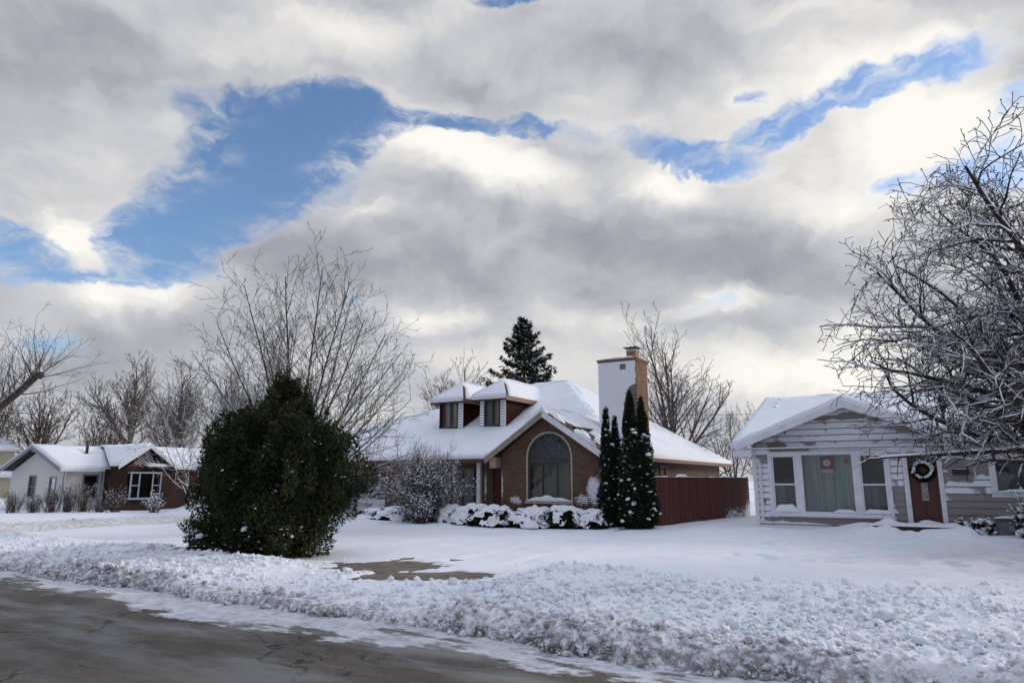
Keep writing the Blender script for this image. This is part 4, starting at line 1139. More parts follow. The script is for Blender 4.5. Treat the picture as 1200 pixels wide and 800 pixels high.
M['dormer_siding'] = t.done(t.mix(t.noise(t.mapv(v_, (1, .4, 5)), 4, 4), (.026, .006, .0045), (.044, .011, .008)), .7, spec=.05)
# leaded half-round light: panes with a fine pattern of lead cames
t = NT('leaded_glass'); v_ = t.obj(); s_ = t.n('ShaderNodeSeparateXYZ', i_0=v_)
w_ = t.n('ShaderNodeCombineXYZ', i_0=s_.outputs[0], i_1=s_.outputs[2]).outputs[0]
vo = t.n('ShaderNodeTexVoronoi', i_Vector=w_, i_Scale=7.0, feature='DISTANCE_TO_EDGE').outputs[0]
M['leaded'] = t.done(t.mix(t.ss(.05, .02, vo), t.mix(t.noise(w_, 5, 3), (.02, .025, .03), (.10, .11, .12)), (.012, .012, .012)), .12, t.bump(t.noise(w_, 9, 2), .3, .02), spec=.6)
t = NT('snow_plastered_brick'); v_ = t.obj(); s_ = t.n('ShaderNodeSeparateXYZ', i_0=v_)
w_ = t.n('ShaderNodeCombineXYZ', i_0=s_.outputs[0], i_1=s_.outputs[2]).outputs[0]
b_ = t.n('ShaderNodeTexBrick', i_Vector=w_, i_Scale=1.0); b_.inputs['Mortar Size'].default_value = .012; b_.inputs['Brick Width'].default_value = .2; b_.inputs['Row Height'].default_value = .067
n_ = t.noise(w_, 9, 6, .65); k_ = t.math('MULTIPLY', t.ss(.60, .70, t.math('MULTIPLY_ADD', b_.outputs['Fac'], -.05, t.noise(w_, 3.1, 6, .7))), .55)
M['plaster'] = t.done(t.mix(k_, SNOWC, (.45, .40, .38)), .65, t.bump(t.math('MULTIPLY_ADD', b_.outputs['Fac'], -.6, n_), .5, .012), spec=.2)
brick_house()

# ------------------------------------------------------------------ slatted fence between the houses
def fence():
    a, c = W(-8.12, 23.0), W(-7.13, 32.8); L = (c - a).length
    rz = math.atan2(c.y - a.y, c.x - a.x)
    T = link('privacy_fence', None, None, (a.x, a.y, 0), rz); tag(T, 'tall reddish brown slatted fence running back beside the brick house', 'fence')
    b = B(); rnd = random.Random(3); x = 0
    while x < L:
        w = .062; h = 1.80 + rnd.uniform(-.012, .012); y = rnd.uniform(-.006, .006)
        b.box(x, x + w, y, y + .012, .02, h); x += .070
    t = NT('red_brown_slats'); v = t.obj(); s = t.n('ShaderNodeSeparateXYZ', i_0=v)
    n = t.noise(t.mapv(v, (14, 1, .35)), 1, 5, .6)
    c1 = t.mix(t.ss(.3, .7, n), (.062, .019, .017), (.150, .046, .039))
    k = t.math('ADD', t.noise(v, 7, 6, .7), t.math('MULTIPLY', t.ss(1.0, .1, s.outputs[2]), t.math('MULTIPLY', t.ss(L - 4.2, L - 2.5, s.outputs[0]), .30)))
    k = t.math('MULTIPLY_ADD', t.ss(L - .8, L - .2, s.outputs[0]), .16, k)
    c1 = t.mix(t.math('MULTIPLY', t.ss(.45, .7, t.noise(v, 1.1, 4)), .35), c1, (.075, .045, .042))
    c1 = t.mix(t.ss(.70, .80, k), c1, (.75, .76, .8))
    b.build('slat_panel', t.done(c1, .7, spec=.2), T)
    for i in range(5):
        b = B(); xx = i * L / 4; b.tube([(xx, .05, -.2), (xx, .05, 1.84)], .03, 10); b.build('post', M['grey_metal'], T)
    b = B(); b.tube([(0, .05, 1.795), (L, .05, 1.795)], .02, 8); b.build('top_rail', M['grey_metal'], T)
    snow_lump('snow_cap', T, 0, L, -.04, .08, 1.80, .07, 5, lambda x: float(sstep(.38, .6, vnoise(np.array([x * 1.3]), np.array([0.0]), 4))[0]) + .12, 160)
fence()
# ------------------------------------------------------------------ trees
def tubes(branches, name, mat, parent, sides=None):
    """all branches (pts, radii) of equal point count are swept together into one mesh"""
    groups = {}
    for pts, rad in branches: groups.setdefault((len(pts), 3 if max(rad) < .022 else (5 if max(rad) < .06 else 8)), []).append((pts, rad))
    Vs = []; Fs = []; off = 0
    for (n, k), L in groups.items():
        P = np.array([[tuple(p) for p in a] for a, _ in L]); R = np.array([r for _, r in L])
        T = np.empty_like(P); T[:, 1:-1] = P[:, 2:] - P[:, :-2]; T[:, 0] = P[:, 1] - P[:, 0]; T[:, -1] = P[:, -1] - P[:, -2]
        T /= np.linalg.norm(T, axis=-1, keepdims=True) + 1e-9
        ref = np.where(np.abs(T[:, :1, 2:3]) < .85, np.array([0, 0, 1.0]), np.array([1.0, 0, 0]))
        A = np.cross(T, np.broadcast_to(ref, T.shape)); A /= np.linalg.norm(A, axis=-1, keepdims=True) + 1e-9
        Bv = np.cross(T, A)
        th = np.arange(k) * 2 * math.pi / k
        ring = P[:, :, None, :] + R[:, :, None, None] * (A[:, :, None, :] * np.cos(th)[None, None, :, None] + Bv[:, :, None, :] * np.sin(th)[None, None, :, None])
        m = len(L); Vs.append(ring.reshape(-1, 3))
        i0 = (np.arange(m) * n * k)[:, None, None] + (np.arange(n - 1) * k)[None, :, None]
        j = np.arange(k)[None, None, :]; j2 = (j + 1) % k
        F = np.stack([i0 + j, i0 + j2, i0 + k + j2, i0 + k + j], -1).reshape(-1, 4) + off
        Fs.append(F); off += m * n * k
    if not Vs: return None
    return link(name, np_mesh(name, np.concatenate(Vs), np.concatenate(Fs), mat), parent)

def grow(rnd, p, d, L, r, lvl, cfg, out, maxl):
    n = cfg['n'][lvl]; st = L / (n - 1); pts = [p]; rad = [r]; dirs = [d]
    for i in range(1, n):
        wob = cfg['wob'][lvl]
        d = (d + Vector((rnd.gauss(0, wob), rnd.gauss(0, wob), rnd.gauss(0, wob) + cfg['trop'][lvl]))).normalized()
        p = p + d * st; pts.append(p); dirs.append(d)
        rad.append(max(cfg['rmin'], r * (1 - cfg['taper'][lvl] * i / (n - 1))))
        if lvl in (1, 2) and cfg.get('zmin') is not None and i > 1 and p.z < cfg['zmin'](p): break
    out.append((lvl, pts, rad))
    if len(pts) < n: n = len(pts); rad = [max(cfg['rmin'], r * (1 - .85 * i / (n - 1))) for i in range(n)]; out[-1] = (lvl, pts, rad)
    if cfg.get('zmin') is not None and lvl > 2 and r < .1 and min(q.z for q in pts[1:]) < cfg['zmin'](pts[-1]): out.pop(); return
    if lvl >= maxl: return
    k = max(1, int(round(cfg['kids'][lvl] * (L / cfg['ref'][lvl]) * rnd.uniform(.8, 1.2))))
    t0 = cfg['start'][lvl]
    for j in range(k):
        t = t0 + (1 - t0) * ((j + rnd.random()) / k); f = t * (n - 1); i = min(n - 2, int(f)); q = f - i
        pp = pts[i].lerp(pts[i + 1], q); dd = dirs[min(n - 1, i + 1)]
        az = rnd.uniform(0, 2 * math.pi); ang = math.radians(rnd.gauss(cfg['ang'][lvl], 9))
        a = dd.orthogonal().normalized(); b = dd.cross(a)
        nd = (dd * math.cos(ang) + (a * math.cos(az) + b * math.sin(az)) * math.sin(ang)).normalized()
        LL = L * cfg['ratio'][lvl] * (1 - cfg['short'][lvl] * t) * rnd.uniform(.6, 1.15)
        rr = min(rad[i] * .75, max(cfg['rmin'], rad[i] * cfg['rr'][lvl]))
        if LL > cfg['lmin']: grow(rnd, pp, nd, LL, rr, lvl + 1, cfg, out, maxl)

def snow_strips(rnd, branches, rmin, frac, up=.75, fat=.8, grow_r=0.0, slope=.8):
    """snow lying along the upper side of branches"""
    S = []
    for pts, rad in branches:
        if max(rad) < rmin: continue
        run = []; rr = []
        on = rnd.random() < frac
        for i in range(len(pts)):
            d = (pts[min(i + 1, len(pts) - 1)] - pts[max(0, i - 1)]).normalized()
            if rnd.random() < .25: on = rnd.random() < frac
            if on and abs(d.z) < slope:
                run.append(pts[i] + Vector((0, 0, rad[i] * up + grow_r * .4))); rr.append(rad[i] * fat + grow_r * rnd.uniform(.5, 1.3))
            else:
                if len(run) > 1: rr[0] *= .3; rr[-1] *= .3; S.append((run, rr))
                run = []; rr = []
        if len(run) > 1: rr[0] *= .3; rr[-1] *= .3; S.append((run, rr))
    return S

def make_tree(name, label, u, v, cfg, stems, seed, bark, maxl=3, snow=None, group=None, cat='tree', z=None, parts=('trunk', 'branches'), blobs=None):
    """stems: list of (base offset, direction, length, radius, start level)"""
    rnd = random.Random(seed)
    T = thing(name, label, cat, u, v, gz(u, v) - .05 if z is None else z, 0.0, group)
    out = []
    for (p, d, L, r, lv) in stems: grow(rnd, Vector(p), Vector(d).normalized(), L, r, lv, cfg, out, maxl)
    tr = [(p, r) for l, p, r in out if l == 0]; br = [(p, r) for l, p, r in out if l > 0]
    if tr: tubes(tr, parts[0], bark, T)
    if br: tubes(br, parts[1], bark, T)
    if snow:
        S = snow_strips(rnd, tr + br, *snow)
        if S: tag(tubes(S, 'branch_snow', M['snow'], T), kind='stuff')
    if blobs:
        rmax, prob, size = blobs
        P = []; R = []
        for p, r in br:
            for i in range(1, len(p)):
                if r[i] < rmax and rnd.random() < prob:
                    P.append(tuple(p[i] + Vector((0, 0, size * .3)))); R.append(size * rnd.uniform(.4, 1.4))
        V_, F_ = lumps(np.array(P), np.array(R), seed, ICO1, .7, .3)
        tag(link('snow_tufts', np_mesh('snow_tufts', V_, F_, M['snow']), T), kind='stuff')
    return T, out

BK_MAPLE = mat_bark('maple_bark', (.085, .070, .058), .30, .62, 9, .9)
BK_APPLE = mat_bark('crabapple_bark', (.042, .035, .032), .35, .65, 12, 1.0)
BK_FAR = mat_bark('far_tree_bark', (.105, .088, .074), .40, .75, 8, .9)
BK_BROWN = mat_bark('brown_twig_bark', (.10, .070, .048), .35, .7, 8, .9)
BK_SHRUB = mat_bark('shrub_bark', (.070, .055, .046), .30, .62, 18, 1.1)

def cfg(**k):
    d = dict(n=[10, 8, 6, 5, 4], wob=[.05, .07, .08, .1, .1], trop=[.03, .05, .05, .04, .03], taper=[.75, .8, .85, .8, .7], kids=[9, 8, 6, 4, 3], ref=[6, 3, 1.5, .8, .4],
             start=[.15, .12, .15, .15, .2], ang=[42, 42, 42, 42, 40], ratio=[.55, .5, .5, .5, .5], short=[.45, .4, .35, .3, .3], rr=[.55, .55, .6, .65, .7], rmin=.0045, lmin=.12)
    d.update(k); return d

# spreading bare maple behind the evergreen
mc = cfg(kids=[17, 10, 7, 4], trop=[.010, .035, .045, .04, .03], wob=[.03, .05, .07, .08, .1], ang=[42, 42, 42, 42, 40], ratio=[.44, .50, .48, .5, .5], rmin=.0062, start=[.22, .10, .12, .15, .2], short=[.55, .4, .3, .3, .3])
rnd = random.Random(4)
stems = []
MU, MV = -17.2, 15.3
CAMR = Vector((1, 0, 0)); CAMF = Vector((0, 1, 0))
for (ax, fx, el, L, r) in ((-70, 0, 34, 4.5, .050), (-55, 20, 44, 4.9, .055), (-38, -15, 56, 5.5, .06), (-20, 25, 68, 6.0, .062), (-6, -10, 84, 7.3, .075), (2, 10, 89, 7.5, .07), (8, 15, 79, 7.0, .065), (14, 40, 74, 6.6, .06), (-14, -40, 76, 6.7, .06), (20, -25, 68, 6.1, .062),
                         (36, 20, 58, 5.7, .06), (50, -5, 48, 5.1, .058), (62, 15, 40, 4.8, .055), (72, -15, 32, 4.5, .05), (80, 0, 22, 4.0, .045), (-78, -10, 24, 4.0, .045), (-62, -25, 38, 4.6, .05), (-46, 10, 50, 5.2, .055),
                         (-28, -30, 62, 5.7, .055), (-12, 35, 74, 6.1, .06), (28, -10, 63, 5.9, .058), (44, 25, 53, 5.3, .055), (-84, 30, 16, 3.7, .04), (84, 25, 14, 3.6, .04), (0, 70, 55, 4.6, .05), (10, -75, 52, 4.3, .05)):
    e = math.radians(el); sx = math.sin(math.radians(ax)); h = math.cos(e)
    s = 1 if ax > 0 else -1
    d = (s * h * math.cos(math.radians(fx)), h * math.sin(math.radians(fx)), math.sin(e))
    stems.append(((s * .1 * abs(sx), 0, rnd.uniform(.9, 1.5)), d, L, r * .82, 0))
stems.append(((0, 0, 0), (0, 0, 1), 1.6, .20, 4))
_, MAPLE = make_tree('maple_tree', 'spreading round-crowned bare maple with many upswept stems rising behind the dark evergreen', MU, MV, mc, stems, 11, BK_MAPLE, 3, (.012, .5, .6, .8, .004), None)

# crabapple at the right edge, loaded with snow
ac = cfg(n=[9, 9, 7, 6, 4], kids=[8, 8, 7, 4], ref=[4, 3, 1.5, .8, .4], trop=[.03, -.015, -.035, -.02, .0], wob=[.10, .16, .21, .21, .22], ang=[50, 48, 52, 55, 50], ratio=[.7, .55, .5, .5, .5], rmin=.0085, start=[.3, .12, .10, .1, .2], short=[.35, .4, .3, .3, .3], rr=[.6, .55, .55, .65, .7], zmin=lambda p: 99 if -p.x > APR(p.z) else 2.0 + max(0, -p.x - 3.2) * .5)
AU, AV = 2.55, 17.9
APR = lambda z: float(np.interp(z, [1.5, 2.9, 4.0, 5.5, 7.0, 8.0, 9.0, 9.8], [3.6, 4.5, 4.6, 4.3, 3.4, 3.05, 2.4, .9]))
stems = [((0, 0, 0), (-.05, 0, 1), 2.2, .24, 4)]
for (dx, dy, dz, z0, L, r) in ((-.95, -.1, .42, 1.9, 4.2, .12), (-1.0, .3, .24, 2.0, 4.0, .10), (-.75, -.5, .62, 2.2, 4.4, .12), (-.5, .2, 1.0, 2.2, 5.4, .13), (-.2, -.3, 1.0, 2.2, 6.4, .13), (.15, .2, 1.0, 2.2, 6.8, .13), (.8, -.1, .7, 2.0, 4.8, .11), (.6, .6, .6, 1.9, 4.4, .10),
                                (-.7, .7, .45, 2.0, 4.2, .10), (-.8, -.6, .34, 2.0, 4.0, .10), (-1.0, .05, .12, 2.4, 3.9, .09), (-.95, -.3, .16, 2.7, 3.6, .08), (-.5, -.1, .95, 3.0, 4.6, .09), (-.75, .1, .62, 2.8, 4.3, .09), (-.3, .4, 1.0, 3.2, 5.0, .08), (-.2, -.6, .8, 2.4, 4.6, .1), (-.12, .1, 1.0, 4.0, 4.8, .09), (-.4, .3, .9, 4.0, 4.2, .08), (-.9, .4, .05, 2.6, 3.6, .08)):
    stems.append(((0, 0, z0), (dx, dy, dz), L, r, 1))
APPLE, aout = make_tree('crabapple_tree', 'dense twisted crabapple at the right edge with snow along every branch', AU, AV, ac, stems, 23, BK_APPLE, 4, (.0095, .76, .8, .85, .006, .92))
# buds and shrivelled fruit
rnd = random.Random(8); P = []; R = []
for l, p, r in aout:
    if l >= 3 and rnd.random() < .5: P.append(tuple(p[-1])); R.append(rnd.uniform(.010, .020))
V_, F_ = lumps(np.array(P), np.array(R), 3, ICO1, 1, .2)
tag(link('dried_fruit', np_mesh('dried_fruit', V_, F_, mat_plain('dried_fruit_skin', (.035, .022, .018), .7)), APPLE), kind='stuff')

# pollarded tree at the left edge: heavy limb with a burst of water shoots
lc = cfg(kids=[6, 6, 6, 4], wob=[.03, .05, .08, .1, .1], trop=[.01, .02, .04, .03, .02], rmin=.006, ang=[50, 45, 45, 40, 40], rr=[.3, .5, .6, .6, .6])
stems = []
LU, LV = -30.55, 10.75
la = Vector((0, 0, 0)); knob = W(-27.86, 12.43, 5.55) - W(LU, LV, 0)
root = Vector((-.3, -.2, 0))
limb0 = Vector((-.1, -.1, 2.6))
def poly_branch(a, b, r0, r1, n=8, bow=.1, seed=0):
    rr = random.Random(seed); P_ = []; R_ = []
    for i in range(n):
        t = i / (n - 1); p = a.lerp(b, t) + Vector((rr.gauss(0, .02), rr.gauss(0, .02), bow * math.sin(math.pi * t))); P_.append(p); R_.append(r0 + (r1 - r0) * t)
    return P_, R_
rnd = random.Random(77)
for i in range(52):
    a = rnd.uniform(0, 6.28); s = rnd.uniform(.1, 1.0); t = rnd.uniform(.35, 1.0)
    base = limb0.lerp(knob, t if i > 10 else rnd.uniform(.93, 1))
    stems.append((tuple(base), (math.cos(a) * s, math.sin(a) * s, rnd.uniform(.35, 1.0)), rnd.uniform(1.0, 2.4), .020, 1))
for (dx, dz, L, t) in ((1.0, -.05, 2.6, .75), (.9, .1, 2.4, .95), (.9, -.15, 2.2, .55), (.4, .8, 2.4, .4), (-.2, 1, 3.0, .3), (-.6, .8, 3.0, .2)): stems.append((tuple(limb0.lerp(knob, t)), (dx, .2, dz), L, .03, 1))
LT, _ = make_tree('pollard_tree', 'cut-back tree at the left edge with a thick slanting limb and thin shoots', LU, LV, lc, stems, 5, BK_MAPLE, 3, None)
tubes([poly_branch(root, limb0, .26, .20, 8, .05, 1), poly_branch(limb0, knob, .17, .12, 8, -.12, 2), poly_branch(limb0, limb0 + Vector((-1.0, .6, 3.2)), .15, .06, 8, 0, 3)], 'trunk', BK_MAPLE, LT)
V_, F_ = lumps(np.array([tuple(knob)]), np.array([.17]), 2, ICO2, .9, .15); link('pruned_knob', np_mesh('pruned_knob', V_, F_, BK_MAPLE), LT)

# distant bare trees
fc = cfg(n=[8, 7, 6, 4, 3], kids=[12, 9, 7, 4], ref=[6, 4, 2, 1, .5], trop=[.01, .05, .06, .05, .03], wob=[.04, .07, .09, .1, .1], ang=[38, 38, 40, 40, 40], rmin=.011, start=[.25, .15, .15, .15, .2])
def far_tree(label, u, v, h, spread, nst, seed, bark=BK_FAR, maxl=3, trunk=.3, fork=.3, rmin=.011, group='bare trees beyond the houses', rs=1.0, name='bare_tree'):
    rnd = random.Random(seed); c = dict(fc); c['rmin'] = rmin
    fz = h * fork; st = [((0, 0, -.3), (0, 0, 1), fz + .5, trunk, 4)]
    for i in range(nst):
        a = 6.283 * (i + rnd.random() * .6) / nst; e = math.radians(rnd.uniform(35, 85) if i else 86); s = spread
        L = math.hypot((h - fz) * math.sin(e), s * math.cos(e)) * rnd.uniform(.85, 1.05)
        st.append(((0, 0, fz * rnd.uniform(.75, 1)), (math.cos(a) * math.cos(e) * s / (h - fz), math.sin(a) * math.cos(e) * s / (h - fz), math.sin(e)), L, trunk * .45 * rs, 0))
    make_tree(name, label, u, v, c, st, seed, bark, maxl, None, group)
far_tree('tall vase-shaped bare tree rising above the white-sided house', -69.3, 40.0, 13.6, 6.6, 8, 31, BK_FAR, 3, .38, .38, .016)
far_tree('low brownish bare tree over the ridge of the white-sided wing', -73.0, 33.5, 10.3, 6.0, 8, 32, BK_BROWN, 3, .3, .25, .017)
far_tree('broad brown bare tree at the left end of the distant row', -77.5, 31.0, 9.2, 5.2, 8, 33, BK_BROWN, 3, .28, .25, .017)
far_tree('bare tree with forked trunk above the red brick gable', -56.0, 36.5, 10.8, 5.0, 7, 34, BK_FAR, 3, .28, .3, .014)
far_tree('snow-dusted bare tree just right of the red brick gable', -50.5, 38.5, 10.0, 4.6, 8, 35, BK_FAR, 3, .24, .25, .013)
far_tree('fine-twigged bare tree showing left of the dormers', -33.5, 47.0, 10.6, 4.2, 7, 36, BK_BROWN, 3, .22, .3, .013)
far_tree('many-stemmed bare tree standing behind the brick chimney', -12.6, 38.9, 9.6, 4.6, 9, 37, BK_FAR, 3, .26, .22, .010)
far_tree('slim pale bare tree low between the two nearest houses', -12.3, 52.0, 6.4, 3.4, 8, 38, BK_FAR, 3, .14, .12, .012)
far_tree('dark bushy bare tree low beside the siding house roof', -9.0, 47.5, 5.6, 3.0, 10, 39, BK_SHRUB, 3, .14, .10, .012)

far_tree('low brown thicket-like tree between the two leftmost distant trees', -66.5, 36.0, 7.4, 5.0, 10, 45, BK_BROWN, 3, .18, .10, .016)
far_tree('dense grey-brown tree behind the valley of the ranch house roofs', -60.5, 39.5, 9.0, 5.2, 10, 46, BK_BROWN, 3, .2, .12, .015)
far_tree('dense leafless tree hidden partly by the dark evergreen', -46.0, 41.0, 9.0, 5.0, 10, 47, BK_FAR, 3, .2, .12, .014)

# thin young trees, snow on their stems, in front of the red brick gable
yc = cfg(kids=[13, 9, 5, 3], trop=[.02, .03, .03, .02, .0], rmin=.007, ang=[48, 45, 45, 40, 40], start=[.2, .15, .15, .15, .2])
st = []; rnd = random.Random(3)
for i in range(6):
    a = rnd.uniform(0, 6.28); st.append(((rnd.gauss(0, .2), rnd.gauss(0, .2), 0), (math.cos(a) * .40, math.sin(a) * .3, 1), rnd.uniform(3.0, 4.6), .028, 0))
make_tree('young_tree', 'thin young multi-stem tree with snowy stems before the red brick house front', -23.8, 16.6, yc, st, 9, mat_bark('snowy_stem_bark', (.10, .085, .075), .1, .5, 9, 1.1), 3, (.010, .6, .6, .9, .005, .95))

# ------------------------------------------------------------------ leafy evergreens
def leaves(P, D, n_leaf, size, width, seed, spread=.7, droop=.0):
    """n_leaf kite-shaped leaflets fanned about direction D at each point P"""
    rng = np.random.default_rng(seed); n = len(P)
    P = np.repeat(P, n_leaf, 0); D = np.repeat(D, n_leaf, 0)
    d = D + rng.normal(0, spread, D.shape); d[:, 2] -= droop; d /= np.linalg.norm(d, axis=1, keepdims=True) + 1e-9
    w = np.cross(d, rng.normal(0, 1, d.shape)); w /= np.linalg.norm(w, axis=1, keepdims=True) + 1e-9
    s = size * rng.uniform(.55, 1.3, (len(P), 1)); ww = width * rng.uniform(.6, 1.3, (len(P), 1))
    a = P; t = P + d * s; m = P + d * s * .45; nrm = np.cross(d, w) * ww * .35
    V = np.stack([a, m + w * ww + nrm, t, m - w * ww + nrm], 1).reshape(-1, 3)
    F = np.arange(len(V)).reshape(-1, 4)
    return V, F

def lobed_cloud(lobes, n, seed, shell=.35):
    """points and outward directions through a set of ellipsoid lobes (x, y, z, rx, ry, rz)"""
    rng = np.random.default_rng(seed); L = np.array(lobes)
    area = (L[:, 3] * L[:, 5]); pick = rng.choice(len(L), n, p=area / area.sum())
    q = rng.normal(0, 1, (n, 3)); q /= np.linalg.norm(q, axis=1, keepdims=True)
    r = 1 - shell * rng.random((n, 1)) ** 1.6
    bump = 1 + .30 * (fbm(q[:, 0] * 3 + pick * 3.7, q[:, 2] * 3 + q[:, 1] * 2, seed, 3) - .5)[:, None] * 2
    P = L[pick, :3] + q * r * L[pick, 3:] * bump
    N = q / L[pick, 3:]; N /= np.linalg.norm(N, axis=1, keepdims=True)
    return P, N

def snow_tufts(T, P, N, n, size, seed, up=.1):
    rng = np.random.default_rng(seed)
    w = np.clip(N[:, 2] + up + rng.normal(0, .25, len(N)), 0, None); w = w / w.sum()
    i = rng.choice(len(P), n, p=w, replace=False)
    V_, F_ = lumps(P[i] + N[i] * .03, size * rng.lognormal(0, .45, n), seed, ICO2, .55, .28)
    return tag(link('snow_tufts', np_mesh('snow_tufts', V_, F_, M['snow']), T), kind='stuff')

LEAF_DARK = mat_leaf('dark_evergreen_leaf', ((.016, .024, .009), (.044, .052, .017), (.085, .060, .024)), 1.4)
LEAF_ARB = mat_leaf('arborvitae_leaf', ((.011, .019, .009), (.019, .030, .013), (.030, .034, .014)), 2.5)
LEAF_SPRUCE = mat_leaf('spruce_needle', ((.012, .021, .014), (.020, .032, .020), (.030, .038, .024)), 1.2)
LEAF_LOW = mat_leaf('low_shrub_leaf', ((.012, .017, .009), (.022, .026, .012), (.04, .032, .018)), 3)

def big_evergreen():
    u, v = -12.75, 10.9
    T = thing('evergreen_shrub', 'large dark green evergreen shrub with pointed top standing in the roadside bank', 'shrub', u, v, gz(u, v) - .05, 0.0)
    lob = []; rnd = random.Random(6)
    prof = [(.30, -1.45, 1.15), (.7, -1.70, 1.62), (1.15, -1.82, 1.84), (1.6, -1.84, 1.86), (2.05, -1.70, 1.70), (2.45, -1.55, 1.52), (2.75, -1.25, 1.10), (3.0, -.66, .58), (3.25, -.30, .34), (3.45, -.14, .22)]
    for z, a, c in prof:
        w = c - a; nrow = max(1, int(w / .62)); k = max(1, int(w / .46))
        for row in range(nrow):
            ry = ((row + .5) / nrow * 2 - 1) if nrow > 1 else 0
            hw = math.sqrt(max(.05, 1 - ry * ry)); kk = max(1, int(k * hw + .5))
            for i in range(kk):
                x = (a + c) / 2 + ((i + .5) / kk - .5) * w * .80 * hw if kk > 1 else (a + c) / 2
                rr = min(rnd.uniform(.24, .44), w * .40)
                lob.append((x + rnd.gauss(0, .10), ry * w * .40 + rnd.gauss(0, .10), z + rnd.gauss(0, .14), rr, rr, rr * rnd.uniform(1.2, 1.9)))
    lob = [l for l in lob if rnd.random() < .76]
    # leaders standing proud of the mass: a ragged outline with gaps between the sprays
    for i in range(135):
        z, a, c = rnd.choice(prof[2:]); w = c - a; q = rnd.uniform(0, 6.283); rad = rnd.uniform(.84, 1.10)
        s_ = rnd.uniform(.10, .17); lob.append(((a + c) / 2 + math.cos(q) * w * .5 * rad, math.sin(q) * w * .42 * rad, z + rnd.uniform(.0, .35), s_, s_, s_ * rnd.uniform(2.0, 3.4)))
    for i in range(14):
        x = rnd.uniform(-1.15, 1.05); lob.append((x, rnd.gauss(0, .35), 3.15 - .75 * abs(x) + rnd.uniform(-.1, .22), .12, .12, .30))
    for i in range(7): lob.append((rnd.gauss(.05, .12), rnd.gauss(0, .1), 3.22 + .075 * i, .13, .13, .24))
    lob = [l for l in lob if not (l[2] < 1.0 and l[0] < -.55 and rnd.random() < .72)]
    for i in range(46): lob.append((rnd.uniform(-1.62, -.5), rnd.uniform(-1.0, .4), rnd.uniform(.02, .75), .22, .22, .11))
    P, N = lobed_cloud(lob, 92000, 3, .45)
    ok = P[:, 2] > -.05; P, N = P[ok], N[ok]
    D = N * .75 + np.array([0, 0, .75])
    V_, F_ = leaves(P, D, 3, .085, .012, 4, .5)
    link('foliage', np_mesh('foliage', V_, F_, LEAF_DARK), T)
    w = (P[:, 2] < 2.7) & (P[:, 1] < .5)
    snow_tufts(T, P[w], N[w], 420, .019, 7, .3)
    w = (P[:, 2] < .95)
    snow_tufts(T, P[w], N[w], 240, .034, 8, .5)
    tubes([poly_branch(Vector((rnd.gauss(0, .25), rnd.gauss(0, .25), -.1)), Vector((rnd.gauss(0, .7), rnd.gauss(0, .7), rnd.uniform(1.6, 3.0))), .07, .02, 8, 0, i) for i in range(9)] +
          [poly_branch(Vector((-.2, 0, .2)), Vector((rnd.uniform(-1.7, -.8), rnd.gauss(0, .6), rnd.uniform(.15, .7))), .04, .012, 8, .1, 30 + i) for i in range(8)], 'trunk', BK_SHRUB, T)
big_evergreen()

def arborvitae(label, u, v, spires, n, seed, nsnow):
    T = thing('arborvitae', label, 'conifer', u, v, gz(u, v) - .05, 0.0, 'columnar conifers at the corner of the brick house')
    lob = []; rnd = random.Random(seed); br = []
    for (x, y, h, r) in spires:
        k = int(h / .26)
        for i in range(k):
            t = (i + .5) / k; rr = r * min(1, (t * 5 + .55)) * (1 - t ** 2.2 * .86) * rnd.uniform(.85, 1.1)
            for j in range(3):
                a = rnd.uniform(0, 6.28); o = rr * .42
                lob.append((x + o * math.cos(a), y + o * math.sin(a), t * h, rr * .66, rr * .66, .30))
        br.append(poly_branch(Vector((x, y, -.1)), Vector((x, y, h * .93)), .06, .01, 8, 0, seed))
    P, N = lobed_cloud(lob, n, seed, .5); ok = P[:, 2] > .02; P, N = P[ok], N[ok]
    V_, F_ = leaves(P, N * .7 + np.array([0, 0, .8]), 3, .10, .016, seed, .45)
    link('foliage', np_mesh('foliage', V_, F_, LEAF_ARB), T); tubes(br, 'trunk', BK_SHRUB, T)
    w = P[:, 2] < 3.7
    snow_tufts(T, P[w], N[w], nsnow, .040, seed + 2, .45)
arborvitae('shorter slimmer twin-topped columnar conifer left of the tall one', -9.30, 22.0, ((-.12, 0, 3.85, .31), (.20, .1, 3.6, .30)), 17000, 41, 300)
arborvitae('taller thicker columnar conifer with snow clumps where the fence begins', -8.35, 21.9, ((-.16, 0, 4.42, .42), (.24, .1, 4.2, .42)), 25000, 43, 420)

